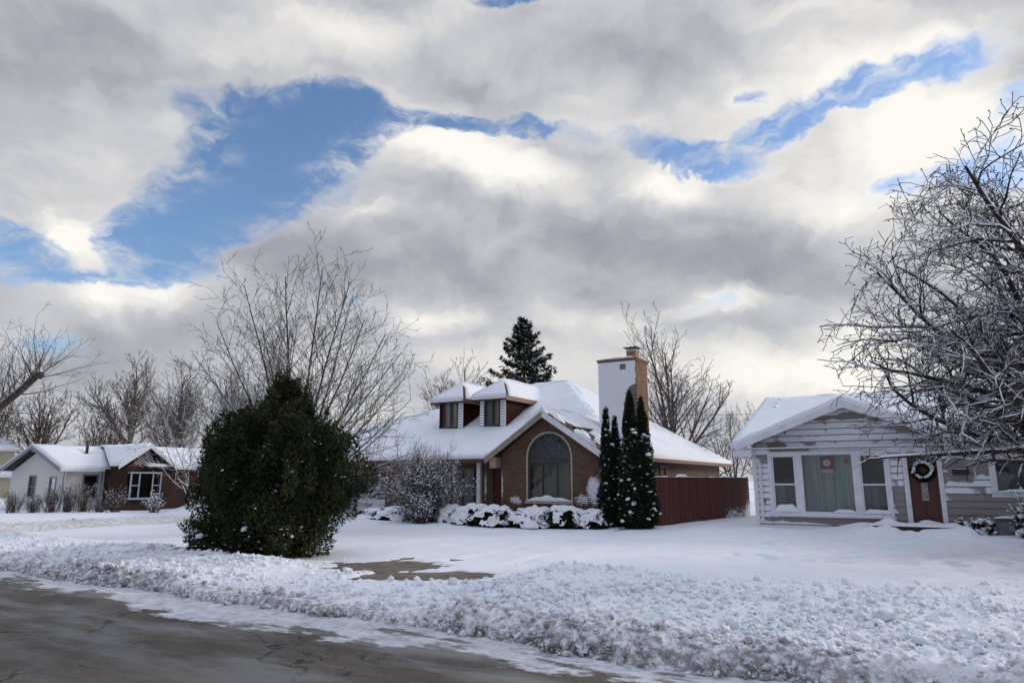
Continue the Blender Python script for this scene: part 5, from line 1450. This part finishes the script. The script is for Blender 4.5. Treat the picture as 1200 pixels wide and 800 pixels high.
def spruce():
    u, v = -22.6, 39.2; H = 12.7
    T = thing('spruce_tree', 'dark spruce with drooping tiers rising behind the dormers', 'tree', u, v, 0, 0.0)
    rnd = random.Random(12); br = []; P = []; D = []
    z = 2.0
    while z < H - .15:
        t = (H - z) / (H - 2.0); R = .10 + 5.3 * t ** .92
        for k in range(6):
            a = rnd.uniform(0, 6.28); L = R * rnd.uniform(.65, 1.12); sl = .35 - .55 * t
            n = 6; pts = []
            for i in range(n):
                f = i / (n - 1); pts.append(Vector((math.cos(a) * L * f, math.sin(a) * L * f, z + L * (sl * f - .18 * math.sin(f * 2.6) + .12 * f * f))))
            br.append((pts, [max(.008, .05 * t * (1 - .85 * i / (n - 1)) + .008) for i in range(n)]))
            m = int(12 + 42 * L / 3)
            for q in range(m):
                f = rnd.uniform(.12, 1); i = min(n - 2, int(f * (n - 1))); p = pts[i].lerp(pts[i + 1], f * (n - 1) - i)
                side = rnd.uniform(-1, 1) * .26 * L * (1 - f * .75) ** .8
                p = p + Vector((-math.sin(a) * side, math.cos(a) * side, -abs(side) * .30 - rnd.random() * .10))
                P.append(tuple(p)); D.append((math.cos(a) + (-math.sin(a)) * side, math.sin(a) + math.cos(a) * side, -.35))
        z += .22 + .30 * t
    V_, F_ = leaves(np.array(P), np.array(D), 5, .30, .035, 5, .45, .25)
    link('foliage', np_mesh('foliage', V_, F_, mat_leaf('snowy_spruce_needle', ((.012, .021, .014), (.020, .032, .020), (.030, .038, .024)), 1.2, (.80, 1.05, 3.5))), T)
    tubes([([Vector((0, 0, -.2 + (H + .1) * i / 9)) for i in range(10)], [.20 * (1 - i / 9.3) + .012 for i in range(10)])], 'trunk', BK_SHRUB, T)
    tubes(br, 'branches', BK_SHRUB, T)
    i = [j for j in range(len(P)) if rnd.random() < .10]
    V_, F_ = lumps(np.array(P)[i] + np.array([0, 0, .05]), np.array([rnd.uniform(.04, .14) for _ in i]), 3, ICO1, .4, .3)
    tag(link('snow_tufts', np_mesh('snow_tufts', V_, F_, M['snow']), T), kind='stuff')
spruce()
# ------------------------------------------------------------------ foundation shrubs of the brick house
def snow_dome(name, parent, rx, ry, h, seed, lo=.05, hole=.0, step=26):
    """cap of snow over a shrub, its lower edge ragged so that leaves show below it"""
    V = []; F = []; nr = step; nt = step * 3
    for i in range(nr + 1):
        f = i / nr
        for j in range(nt):
            a = 6.28318 * j / nt
            edge = 1 + .30 * (float(fbm(np.array([math.cos(a) * 2.2 + seed]), np.array([math.sin(a) * 2.2]), seed, 3)[0]) - .5) * 2
            ph = f * 1.42 * min(1.06, edge)
            x, y, z = math.sin(ph) * math.cos(a), math.sin(ph) * math.sin(a), math.cos(ph)
            V.append((x * rx, y * ry, z * h))
    V = np.array(V)
    n = fbm(V[:, 0] * 2.6 + seed, V[:, 1] * 2.6 + V[:, 2] * 1.7, seed, 4) - .5
    n2 = fbm(V[:, 0] * 7 + seed, V[:, 1] * 7 + V[:, 2] * 5, seed + 1, 3) - .5
    V *= (1 + .38 * n + .16 * n2)[:, None]
    keep = []
    for i in range(nr):
        for j in range(nt):
            q = (i * nt + j, i * nt + (j + 1) % nt, (i + 1) * nt + (j + 1) % nt, (i + 1) * nt + j)
            c = V[list(q)].mean(0)
            g = float(fbm(np.array([c[0] * 3.3 + seed]), np.array([c[1] * 3.3 + c[2] * 4]), seed + 5, 3)[0])
            if i > nr * .35 and g > .86 - hole - .30 * (i / nr - .35): continue
            keep.append(q)
    return link(name, np_mesh(name, V, keep, M['snow']), parent)
def low_shrub(label, u, v, rx, ry, h, seed, hole=.05, nl=4200, group='snow-buried shrubs along the brick house front'):
    T = thing('low_shrub', label, 'shrub', u, v, gz(u, v) - .04, None, group)
    rng = np.random.default_rng(seed)
    P, N = lobed_cloud([(x * rx * .52, y * ry * .42 - ry * .05, h * .30, rx * .50, ry * .50, h * .44) for x in (-.9, -.3, .3, .9) for y in (-.6, .5)], nl, seed, .45)
    ok = P[:, 2] > .02; P, N = P[ok], N[ok]
    V_, F_ = leaves(P, N + np.array([0, 0, .25]), 3, .085, .020, seed, .6)
    link('foliage', np_mesh('foliage', V_, F_, LEAF_LOW), T)
    snow_dome('snow_cap', T, rx * 1.14, ry * 1.04, h, seed, .05, hole)
for a in (('low shrub fully covered by snow at the left of the twiggy bush', -19.0, 22.3, .95, .8, .58, 3, .10), ('rounded snow mound with few leaves showing just right of the twiggy bush', -15.9, 22.0, .75, .7, .66, 6, .02),
          ('low snowy shrub with a dark strip of leaves in front of the porch post', -14.75, 21.7, .85, .75, .72, 9, .12), ('broad snowy shrub with dark green base below the left side of the gable', -13.45, 21.2, .95, .75, .72, 14, .20),
          ('snow-covered shrub centred under the arched window', -11.95, 21.35, .95, .75, .74, 17, .03), ('dark-footed snowy shrub below the snow-plastered brick corner', -10.75, 21.45, .90, .72, .74, 20, .20),
          ('small snowy shrub touching the twin-topped conifer', -9.85, 21.6, .62, .6, .66, 25, .15), ('low snow hump in front of the garage door', -20.6, 22.9, .9, .7, .42, 29, .06)):
    low_shrub(*a)

# big twiggy bush by the porch window
def twig_bush(name, label, u, v, w, d, h, n, seed, bark, tuft=.018, tn=.3, group=None, z=None, kids=1.0, lean=.5):
    rnd = random.Random(seed); rr = cfg(n=[7, 6, 4, 3], kids=[8 * kids, 5 * kids, 3, 2], ref=[1.6, .8, .4, .2], ratio=[.5, .5, .5, .5], trop=[.04, .06, .05, .03], wob=[.06, .1, .12, .1], rmin=.0045, lmin=.08, ang=[32, 38, 40, 40], start=[.25, .15, .2, .2])
    st = []
    for i in range(n):
        a = rnd.uniform(0, 6.283); s = rnd.random() ** .6
        dx, dy = math.cos(a) * s * w * lean, math.sin(a) * s * d * lean
        L = math.sqrt(dx * dx + dy * dy + (h * (1 - .45 * s * s)) ** 2) * rnd.uniform(.75, 1.05)
        st.append(((rnd.gauss(0, w * .10), rnd.gauss(0, d * .10), 0), (dx, dy, h * (1 - .45 * s * s)), L, .014, 0))
    return make_tree(name, label, u, v, rr, st, seed, bark, 2, None, group, 'shrub', z, ('stems', 'twigs'), (.02, tn, tuft) if tuft else None)
twig_bush('twiggy_bush', 'large rounded leafless bush speckled with snow in front of the porch window', -16.95, 21.5, 3.0, 2.4, 2.75, 120, 51, BK_SHRUB, .028, .13)
twig_bush('small_bush', 'small snowy bush at the foot of the large leafless bush', -16.35, 20.7, 1.0, 1.0, 1.05, 60, 52, BK_SHRUB, .026, .22)

# ------------------------------------------------------------------ ranch house far left: white wing and red brick gable
def ranch_house():
    U0, V0 = -39.0, 19.2
    T = thing('ranch_house', 'distant low ranch house with white-sided wing and red brick gable with bay window', 'house', U0, V0, 0)
    X = lambda u: u - U0
    Y = lambda v: v - V0
    z0 = -.1
    white = mat_siding('white_lap_siding', (.70, .69, .66), .2, 0, -.6, 1.0, 1.5, .4)
    xw = X(-39.0); xl = X(-44.6); apx = X(-41.8); ez = 2.28; rz = 3.52; ye = Y(18.75)
    # long white wall towards the side street, gable end towards the main street
    b = B(); lap_siding(b, 0, Y(21.3), z0, ez, xw, .2, .02, [(Y(20.15), Y(21.0), .72, 2.0)], None, 'x', 1)
    b.build('long_wall', white, T)
    b = B()
    sl = (rz - ez) / (xw + .45 - apx)
    lap_siding(b, xl, xw, z0, 2.15, 0, .2, .02, [(X(-42.55), X(-41.75), .72, 1.95), (X(-40.35), X(-39.65), .5, 1.85)])
    lap_siding(b, xl, xw, 2.15, 3.45, 0, .2, .02, [], lambda z: (xl + max(0, (z - 2.15)) / sl * .92, xw - max(0, (z - 2.15)) / sl * .92), z_base=z0)
    b.build('gable_wall', white, T)
    b = B(); b.box(xl, xw - .1, Y(29.9), Y(30), z0, ez); b.box(xl, xl + .1, .1, Y(29.9), z0, ez); b.build('rear_wall', white, T)
    fm = M['blue_grey_frame']
    plain_window(T, Y(20.15), Y(21.0), .72, 2.0, xw, 'x', 1, .08, fm, rail=True)
    plain_window(T, X(-42.55), X(-41.75), .72, 1.95, 0, fw=.07, fmat=fm)
    plain_window(T, X(-40.35), X(-39.65), .5, 1.85, 0, fw=.07, fmat=fm)
    b = B(); b.box(xw + .022, xw + .05, Y(21.12), Y(21.18), z0, ez - .1); b.build('batten', fm, T)
    b = B(); b.tube([(xw + .35, ye + .35, ez - .05), (xw + .06, .06, ez - .35), (xw + .06, .06, 0)], .04, 8); b.build('downspout', M['white_trim'], T)
    e = xw + .45; el = xl - .45; yb = Y(30.4); slz = (rz - ez) / (e - apx)
    pr = [(e, ye, ez), (e, yb, ez), (apx, yb, rz), (apx, ye, rz)]; pl = [(apx, ye, rz), (apx, yb, rz), (el, yb, ez), (el, ye, ez)]
    b = B(); slab(b, pr, .08); slab(b, pl, .08); R = b.build('roof', M['shingle'], T)
    snow_sheet('snow_cover', pr, R, .12, .35, .02, lambda x, y: 1.0 if (abs(x - apx - .9) < .16 and abs(y - Y(21.2)) < .5) else 0.0, 1); snow_sheet('snow_cover', pl, R, .12, .5, .02)
    b = B(); b.box(e, e + .1, ye, Y(21.0), ez - .14, ez); b.build('gutter', M['white_trim'], R)
    b = B(); b.box(xw, e, ye + .05, Y(21.0), ez - .14, ez - .11); b.build('soffit', M['white_trim'], R)
    for xe in (e, el):
        b = B(); a = Vector((xe, ye - .02, ez - .05)); c = Vector((apx, ye - .02, rz - .05)); dz = Vector((0, 0, .13)); dy = Vector((0, .03, 0))
        b.hexa([a - dz, c - dz, c - dz + dy, a - dz + dy, a + dz * .6, c + dz * .6, c + dz * .6 + dy, a + dz * .6 + dy]); b.build('rake_board', M['blue_grey'], R)
    b = B(); b.tube([(apx + .9, Y(21.2), rz - .45), (apx + .9, Y(21.2), rz + .08)], .08, 8); b.build('roof_vent', M['black_metal'], R)
    # brick part
    red = mat_brick('red_house_brick', (.052, .023, .018), (.085, .037, .029), (.11, .09, .085), ((3.9, .3, 2.5, .35, .3),), .62)
    xf = X(-37.0); yA, yB = Y(21.35), Y(23.25); yE = Y(31)
    b = B()
    b.panel([(yA, z0), (yE, z0), (yE, 2.4), (yA, 2.4)], [[(yA + .12, .78), (yB - .1, .78), (yB - .1, 2.02), (yA + .12, 2.02)]], xf, -.12, 'x')
    b.build('brick_wall', red, T)
    b = B(); b.panel([(xw, z0), (xf - .12, z0), (xf - .12, 2.4), (xw, 2.4)], [], yA, .12); b.build('brick_return', red, T)
    # bay window, three lights in a white frame
    bw = B(); xa, xb2 = xf - .02, xf + .32; y0, y1 = yA + .10, yB - .08; zz0, zz1 = .76, 2.04
    bw.box(xf - .05, xb2 + .05, y0 - .05, y1 + .05, zz0 - .10, zz0); bw.box(xf - .05, xb2 + .03, y0 - .03, y1 + .03, zz1, zz1 + .08)
    for yy in (y0 + .02, y0 + .48, y1 - .48, y1 - .02): bw.box(xb2 - .06, xb2, yy - .035, yy + .035, zz0, zz1)
    for (ya_, yc_) in ((y0 + .055, y0 + .445), (y1 - .445, y1 - .055)): bw.box(xb2 - .05, xb2 - .01, ya_, yc_, 1.38, 1.43)
    BW = bw.build('bay_window', M['pale_grey_frame'], T)
    for (ya_, yc_) in ((y0 + .055, y0 + .445), (y0 + .515, y1 - .515), (y1 - .445, y1 - .055)):
        g = B(); g.quad((xb2 - .03, ya_, zz0), (xb2 - .03, yc_, zz0), (xb2 - .03, yc_, zz1), (xb2 - .03, ya_, zz1)); g.build('pane', M['glass'], BW)
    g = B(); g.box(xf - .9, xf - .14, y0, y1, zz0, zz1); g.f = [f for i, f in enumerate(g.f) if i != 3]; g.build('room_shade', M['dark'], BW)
    # cross gable over the bay with its diagonal boards
    ga, gb, gz0, gz1 = Y(20.65), Y(23.95), 2.42, 3.56; gm = (ga + gb) / 2; gs = (gz1 - gz0) / (gm - ga)
    xg = xf + .45
    b = B(); b.panel([(yA, 2.4), (yB + .1, 2.4), (gm, 2.4 + (gm - yA) * gs * .98)], [], xf - .02, -.08, 'x'); b.build('gable_panel', M['red_board'], T)
    b = B()
    for k in range(7):
        q = .15 * k
        for sg in (-1, 1):
            p0 = Vector((xf + .012, gm, 3.32 - q)); p1 = Vector((xf + .012, gm + sg * min(.78, .28 + q * 1.1), 3.32 - q - min(.78, .28 + q * 1.1) * gs)); 
            if p1.z < 2.5: p1 = p0 + (p1 - p0) * ((p0.z - 2.5) / (p0.z - p1.z)) if p0.z > 2.55 else None
            if p1 is not None and p0.z > 2.55: b.beam(p0, p1, .03, .10, (1, 0, 0))
    b.build('gable_boards', M['white_trim'], T)
    xm = X(-41.5); mz = 3.62; ms = (mz - 2.42) / (xf + .35 - xm)
    xj = xm + (mz - gz1) / ms
    main = [(xf + .35, gm, 2.42), (xf + .35, Y(31.4), 2.42), (xm, Y(31.4), mz), (xm, gm, mz)]
    mb = [(xm, gm, mz), (xm, Y(31.4), mz), (X(-45.2), Y(31.4), 2.42), (X(-45.2), gm, 2.42)]
    g1 = [(xg, ga, gz0), (xg, gm, gz1), (xj, gm, gz1), (xf - .4, ga, gz0)]; g2 = [(xg, gm, gz1), (xg, gb, gz0), (xf - .4, gb, gz0), (xj, gm, gz1)]
    b = B()
    for p in (main, mb, g1, g2): slab(b, p, .08)
    R2 = b.build('brick_wing_roof', M['shingle'], T)
    for i, p in enumerate((main, mb, g1, g2)): snow_sheet('snow_cover', p, R2, .13, .3, .03, None, i)
    for ya_ in (ga, gb):
        b = B(); a = Vector((xg, ya_, gz0 - .03)); c = Vector((xg, gm, gz1 - .03)); dz = Vector((0, 0, .13)); dx = Vector((.03, 0, 0))
        b.hexa([a - dz, a - dz + dx, c - dz + dx, c - dz, a + dz * .6, a + dz * .6 + dx, c + dz * .6 + dx, c + dz * .6]); b.build('rake_board', M['white_trim'], R2)
    b = B(); b.box(xf + .35, xf + .45, gb + .05, Y(31.4), 2.28, 2.42); b.build('gutter', M['white_trim'], R2)
M['blue_grey_frame'] = mat_plain('blue_grey_window_trim', (.20, .23, .29), .5, .12)
M['pale_grey_frame'] = mat_plain('pale_grey_window_frame', (.36, .39, .45), .5, .08)
M['blue_grey'] = mat_plain('blue_grey_rake', (.22, .24, .28), .5, .1)
M['red_board'] = mat_plain('dark_red_gable_board', (.10, .030, .022), .6, .2)
ranch_house()

# clipped bare shrubs along that house
rnd = random.Random(15)
for i, (u, v, w, h, lab) in enumerate(((-38.9, 17.0, 1.3, 1.25, 'leftmost clipped bare shrub under the white gable end'), (-38.1, 17.55, 1.0, 1.0, 'thin clipped bare shrub between the gable window and the leftmost shrub'),
        (-37.35, 18.0, 1.4, 1.35, 'dense clipped bare shrub below the small gable-end window'), (-36.75, 18.45, .9, 1.35, 'narrow dark bare shrub near the corner of the white wing'),
        (-36.2, 18.9, 1.4, 1.45, 'tall clipped bare shrub at the corner of the white wing'), (-35.5, 19.35, 1.0, .9, 'low straggly bare shrub below the dark-framed window'),
        (-34.9, 19.75, 1.5, 1.3, 'spreading bare shrub between the dark-framed window and the brick'), (-33.6, 21.0, 1.3, 1.0, 'snow-dusted low bush under the bay window'))):
    twig_bush('clipped_shrub', lab, u, v, w, w, h * .95, 48, 60 + i, BK_BROWN, .03 if i == 7 else .02, .3 if i == 7 else .05, 'clipped bare shrubs beside the distant ranch house', kids=.8, lean=.45)

# pale two-storey house at the very left
def far_house():
    U0, V0 = -73.0, 24.4
    T = thing('far_house', 'pale yellow two-storey house cut off by the left edge of the photo', 'house', U0, V0, 0)
    yel = mat_siding('yellow_lap_siding', (.50, .46, .34), .2, 0, .2, 4.0, 2.0, .3)
    b = B(); lap_siding(b, -9, 0, 0, 4.5, 0, .2, .02); lap_siding(b, 0, 7, 0, 4.5, 0, .2, .02, (), None, 'x', 1); b.build('wall', yel, T)
    b = B(); b.box(-9, -.1, 6.9, 7, 0, 4.5); b.build('rear_wall', yel, T)
    pf = [(.5, -.5, 4.45), (.5, 7.5, 4.45), (-4.5, 7.5, 6.0), (-4.5, -.5, 6.0)]; pb = [(-4.5, -.5, 6.0), (-4.5, 7.5, 6.0), (-9.5, 7.5, 4.45), (-9.5, -.5, 4.45)]
    b = B(); slab(b, pf, .08); slab(b, pb, .08); R = b.build('roof', M['shingle'], T)
    snow_sheet('snow_cover', pf, R, .14, .5); snow_sheet('snow_cover', pb, R, .14, .7)
    b = B(); b.box(.5, .6, -.5, 7.5, 4.3, 4.45); b.box(.02, .5, -.5, 7.5, 4.30, 4.33); b.build('gutter', M['white_trim'], R)
    b = B(); lap_siding(b, .9, 3.0, 0, 2.05, 1.2, .2, .02); lap_siding(b, 1.2, 5.5, 0, 2.05, 3.0, .2, .02, (), None, 'x', 1); b.build('garage_wall', yel, T)
    pg = [(.02, .8, 2.6), (3.4, .8, 2.1), (3.4, 5.9, 2.1), (.02, 5.9, 2.6)]
    b = B(); slab(b, pg, .08); R2 = b.build('garage_roof', M['shingle'], T); snow_sheet('snow_cover', pg, R2, .14, .4)
    b = B(); b.box(3.4, 3.46, .8, 5.9, 1.9, 2.1); b.build('fascia', M['white_trim'], R2)
    plain_window(T, 1.5, 2.7, 2.6, 3.9, .01, 'x', 1, .08, M['white_vinyl'])
far_house()
tag(twig_bush('dark_bush', 'dark low bush behind the left end of the ranch house', -56.5, 27.5, 3.4, 3.0, 3.0, 60, 90, BK_SHRUB, .05, .05)[0], None)

# overhead wires far behind the houses
for lab, z, y0 in (('upper thin utility wire crossing behind the gap between the houses', 6.0, 45.0), ('lower thin utility wire crossing behind the gap between the houses', 4.62, 45.5)):
    pts = [(-6 + 46 * i / 24, y0 + 4 * i / 24, z + .9 * (i / 24) + .9 * ((2 * i / 24 - 1) ** 2 - 1) * .5 + .12) for i in range(25)]
    b = B(); b.tube(pts, .016, 5); tag(b.build('utility_wire', M['black_metal']), lab, 'wire', 'utility wires')

# ------------------------------------------------------------------ small things at the siding house
def wreath():
    T = thing('wreath', 'round evergreen wreath heaped with snow hanging on the dark red door', 'wreath', -.17, 23.94, 1.98)
    rng = np.random.default_rng(4); n = 1000; a = rng.uniform(0, 6.283, n); b_ = rng.uniform(0, 6.283, n); R, r = .23, .07
    N = np.stack([np.cos(a) * np.cos(b_), -np.abs(np.sin(b_)), np.sin(a) * np.cos(b_)], -1)
    P = np.stack([np.cos(a) * R, np.full(n, -.03), np.sin(a) * R], -1) + N * r * np.array([1, .7, 1])
    V_, F_ = leaves(P, N, 3, .07, .012, 4, .6); link('foliage', np_mesh('foliage', V_, F_, LEAF_LOW), T)
    m = 120; a = rng.normal(math.pi / 2, 1.5, m); PP = np.stack([np.cos(a) * R + rng.normal(0, .02, m), np.full(m, -.09), np.sin(a) * R + .025 + rng.normal(0, .015, m)], -1)
    V_, F_ = lumps(PP, rng.uniform(.02, .05, m), 5, ICO2, .8, .2); tag(link('snow_tufts', np_mesh('snow_tufts', V_, F_, M['snow']), T), kind='stuff')
wreath()
def poster():
    T = thing('window_poster', 'red square poster with a white disc hanging inside the picture window', 'poster', -2.78, 24.09, 2.03)
    w = .18
    b = B(); b.box(-w, w, 0, .004, .0, .37); b.build('red_sheet', mat_plain('red_card', (.42, .035, .05), .6, .12), T)
    b = B(); pts = [(.105 * math.cos(i * .3142) * (1 + .12 * math.cos(i * 2.2)), .20 + .105 * math.sin(i * .3142) * (1 + .1 * math.sin(i * 1.7))) for i in range(20)]
    b.panel(pts, [], -.006, .003); b.build('white_disc', mat_plain('white_card', (.78, .75, .76), .6, .05), T)
    b = B(); pts = [(.035 * math.cos(i * .628 + .5), .21 + .03 * math.sin(i * .628)) for i in range(10)]; b.panel(pts, [], -.010, .003); b.build('grey_centre', mat_plain('grey_print', (.35, .30, .32), .6, .2), T)
    b = B(); b.box(-w, w, 0, .004, -.115, -.004); b.build('white_strip', mat_plain('white_strip_card', (.72, .70, .72), .6, .1), T)
    b = B()
    for i, (x0, x1) in enumerate(((-.14, -.09), (-.07, -.05), (-.03, .03), (.05, .07), (.09, .14))): b.box(x0, x1, -.003, -.0005, -.08, -.04)
    b.build('strip_print', mat_plain('grey_strip_print', (.38, .36, .38), .6, .2), T)
poster()
T = thing('star_ornament', 'small red star ornament hanging at the top right of the picture window', 'ornament', -2.22, 24.09, 2.27)
b = B(); pts = [((.095 if i % 2 == 0 else .038) * math.sin(i * math.pi / 5), (.095 if i % 2 == 0 else .038) * math.cos(i * math.pi / 5)) for i in range(10)]; b.panel(pts, [], -.01, .02); b.build('star', mat_plain('red_star', (.45, .02, .05), .4, .1), T)
b = B(); b.tube([(0, 0, .09), (0, 0, .18)], .002, 5); b.build('thread', M['white_trim'], T)
def utility_box():
    T = thing('utility_box', 'blue-grey metal box on the ground under the right-hand window', 'utility box', 1.70, 23.3, gz(1.7, 23.3) - .06)
    b = B(); b.box(-.30, .30, -.16, .16, 0, .46); b.box(-.33, .33, -.19, .19, .462, .50); b.build('housing', mat_plain('blue_grey_metal', (.10, .115, .14), .5, .15), T, bevel=.012)
    b = B(); b.box(-.24, .02, -.172, -.161, .06, .40); b.build('panel', M['grey_metal'], T, bevel=.004)
    b = B(); b.box(-.03, .16, -.185, -.161, .17, .33); b.build('label_plate', mat_plain('pale_plate', (.24, .25, .27), .5, .1), T, bevel=.004)
    snow_lump('snow_cap', T, -.33, .33, -.19, .19, .50, .05, 3)
utility_box()
def laden_plant(label, u, v, w, h, seed, n=70):
    T, o = twig_bush('laden_shrub', label, u, v, w, w * .8, h, 30, seed, BK_SHRUB, .03, .25, 'snow-laden plants beside the siding house stoop', lean=.6)
    rng = np.random.default_rng(seed); q = rng.normal(0, 1, (n, 3)); q /= np.linalg.norm(q, axis=1, keepdims=True); q[:, 2] = np.abs(q[:, 2])
    P = q * np.array([w * .45, w * .4, h * .8]) * rng.uniform(.55, 1.0, (n, 1)) + np.array([0, 0, .05])
    V_, F_ = lumps(P, rng.uniform(.05, .12, n), seed, ICO2, .6, .22); tag(link('snow_clumps', np_mesh('snow_clumps', V_, F_, M['snow']), T), kind='stuff')
    P2, N2 = lobed_cloud([(0, 0, h * .35, w * .4, w * .35, h * .4)], 900, seed, .6); V_, F_ = leaves(P2, N2, 3, .08, .018, seed, .6); link('foliage', np_mesh('foliage', V_, F_, LEAF_LOW), T)
laden_plant('snow-laden plant with bent stems between the stoop and the blue-grey box', 1.08, 23.3, .85, .50, 71)
laden_plant('snow-heaped shrub at the right edge beside the blue-grey box', 2.12, 23.0, .7, 1.15, 72, 60)
laden_plant('small snowy tuft beside the right side of the door frame', .62, 23.75, .35, .50, 73, 20)
def edge_conifer():
    u, v = 2.72, 21.3
    T = thing('young_conifer', 'dark evergreen bough of a young conifer at the right edge before the window', 'conifer', u, v, gz(u, v) - .05, 0.0)
    lob = []; rnd = random.Random(3)
    for i in range(18):
        t = i / 18
        for j in range(5):
            a = rnd.uniform(0, 6.28); R = .72 * (1 - t) ** .8 + .06; lob.append((math.cos(a) * R * .6, math.sin(a) * R * .6, .2 + 2.6 * t, R * .5, R * .5, .16))
    P, N = lobed_cloud(lob, 9000, 3, .5); V_, F_ = leaves(P, N + np.array([0, 0, -.1]), 4, .14, .018, 4, .5, .15); link('foliage', np_mesh('foliage', V_, F_, LEAF_DARK), T)
    tubes([poly_branch(Vector((0, 0, -.1)), Vector((0, 0, 2.8)), .06, .01, 8, 0, 3)], 'trunk', BK_SHRUB, T); snow_tufts(T, P, N, 60, .05, 3, .4)
edge_conifer()
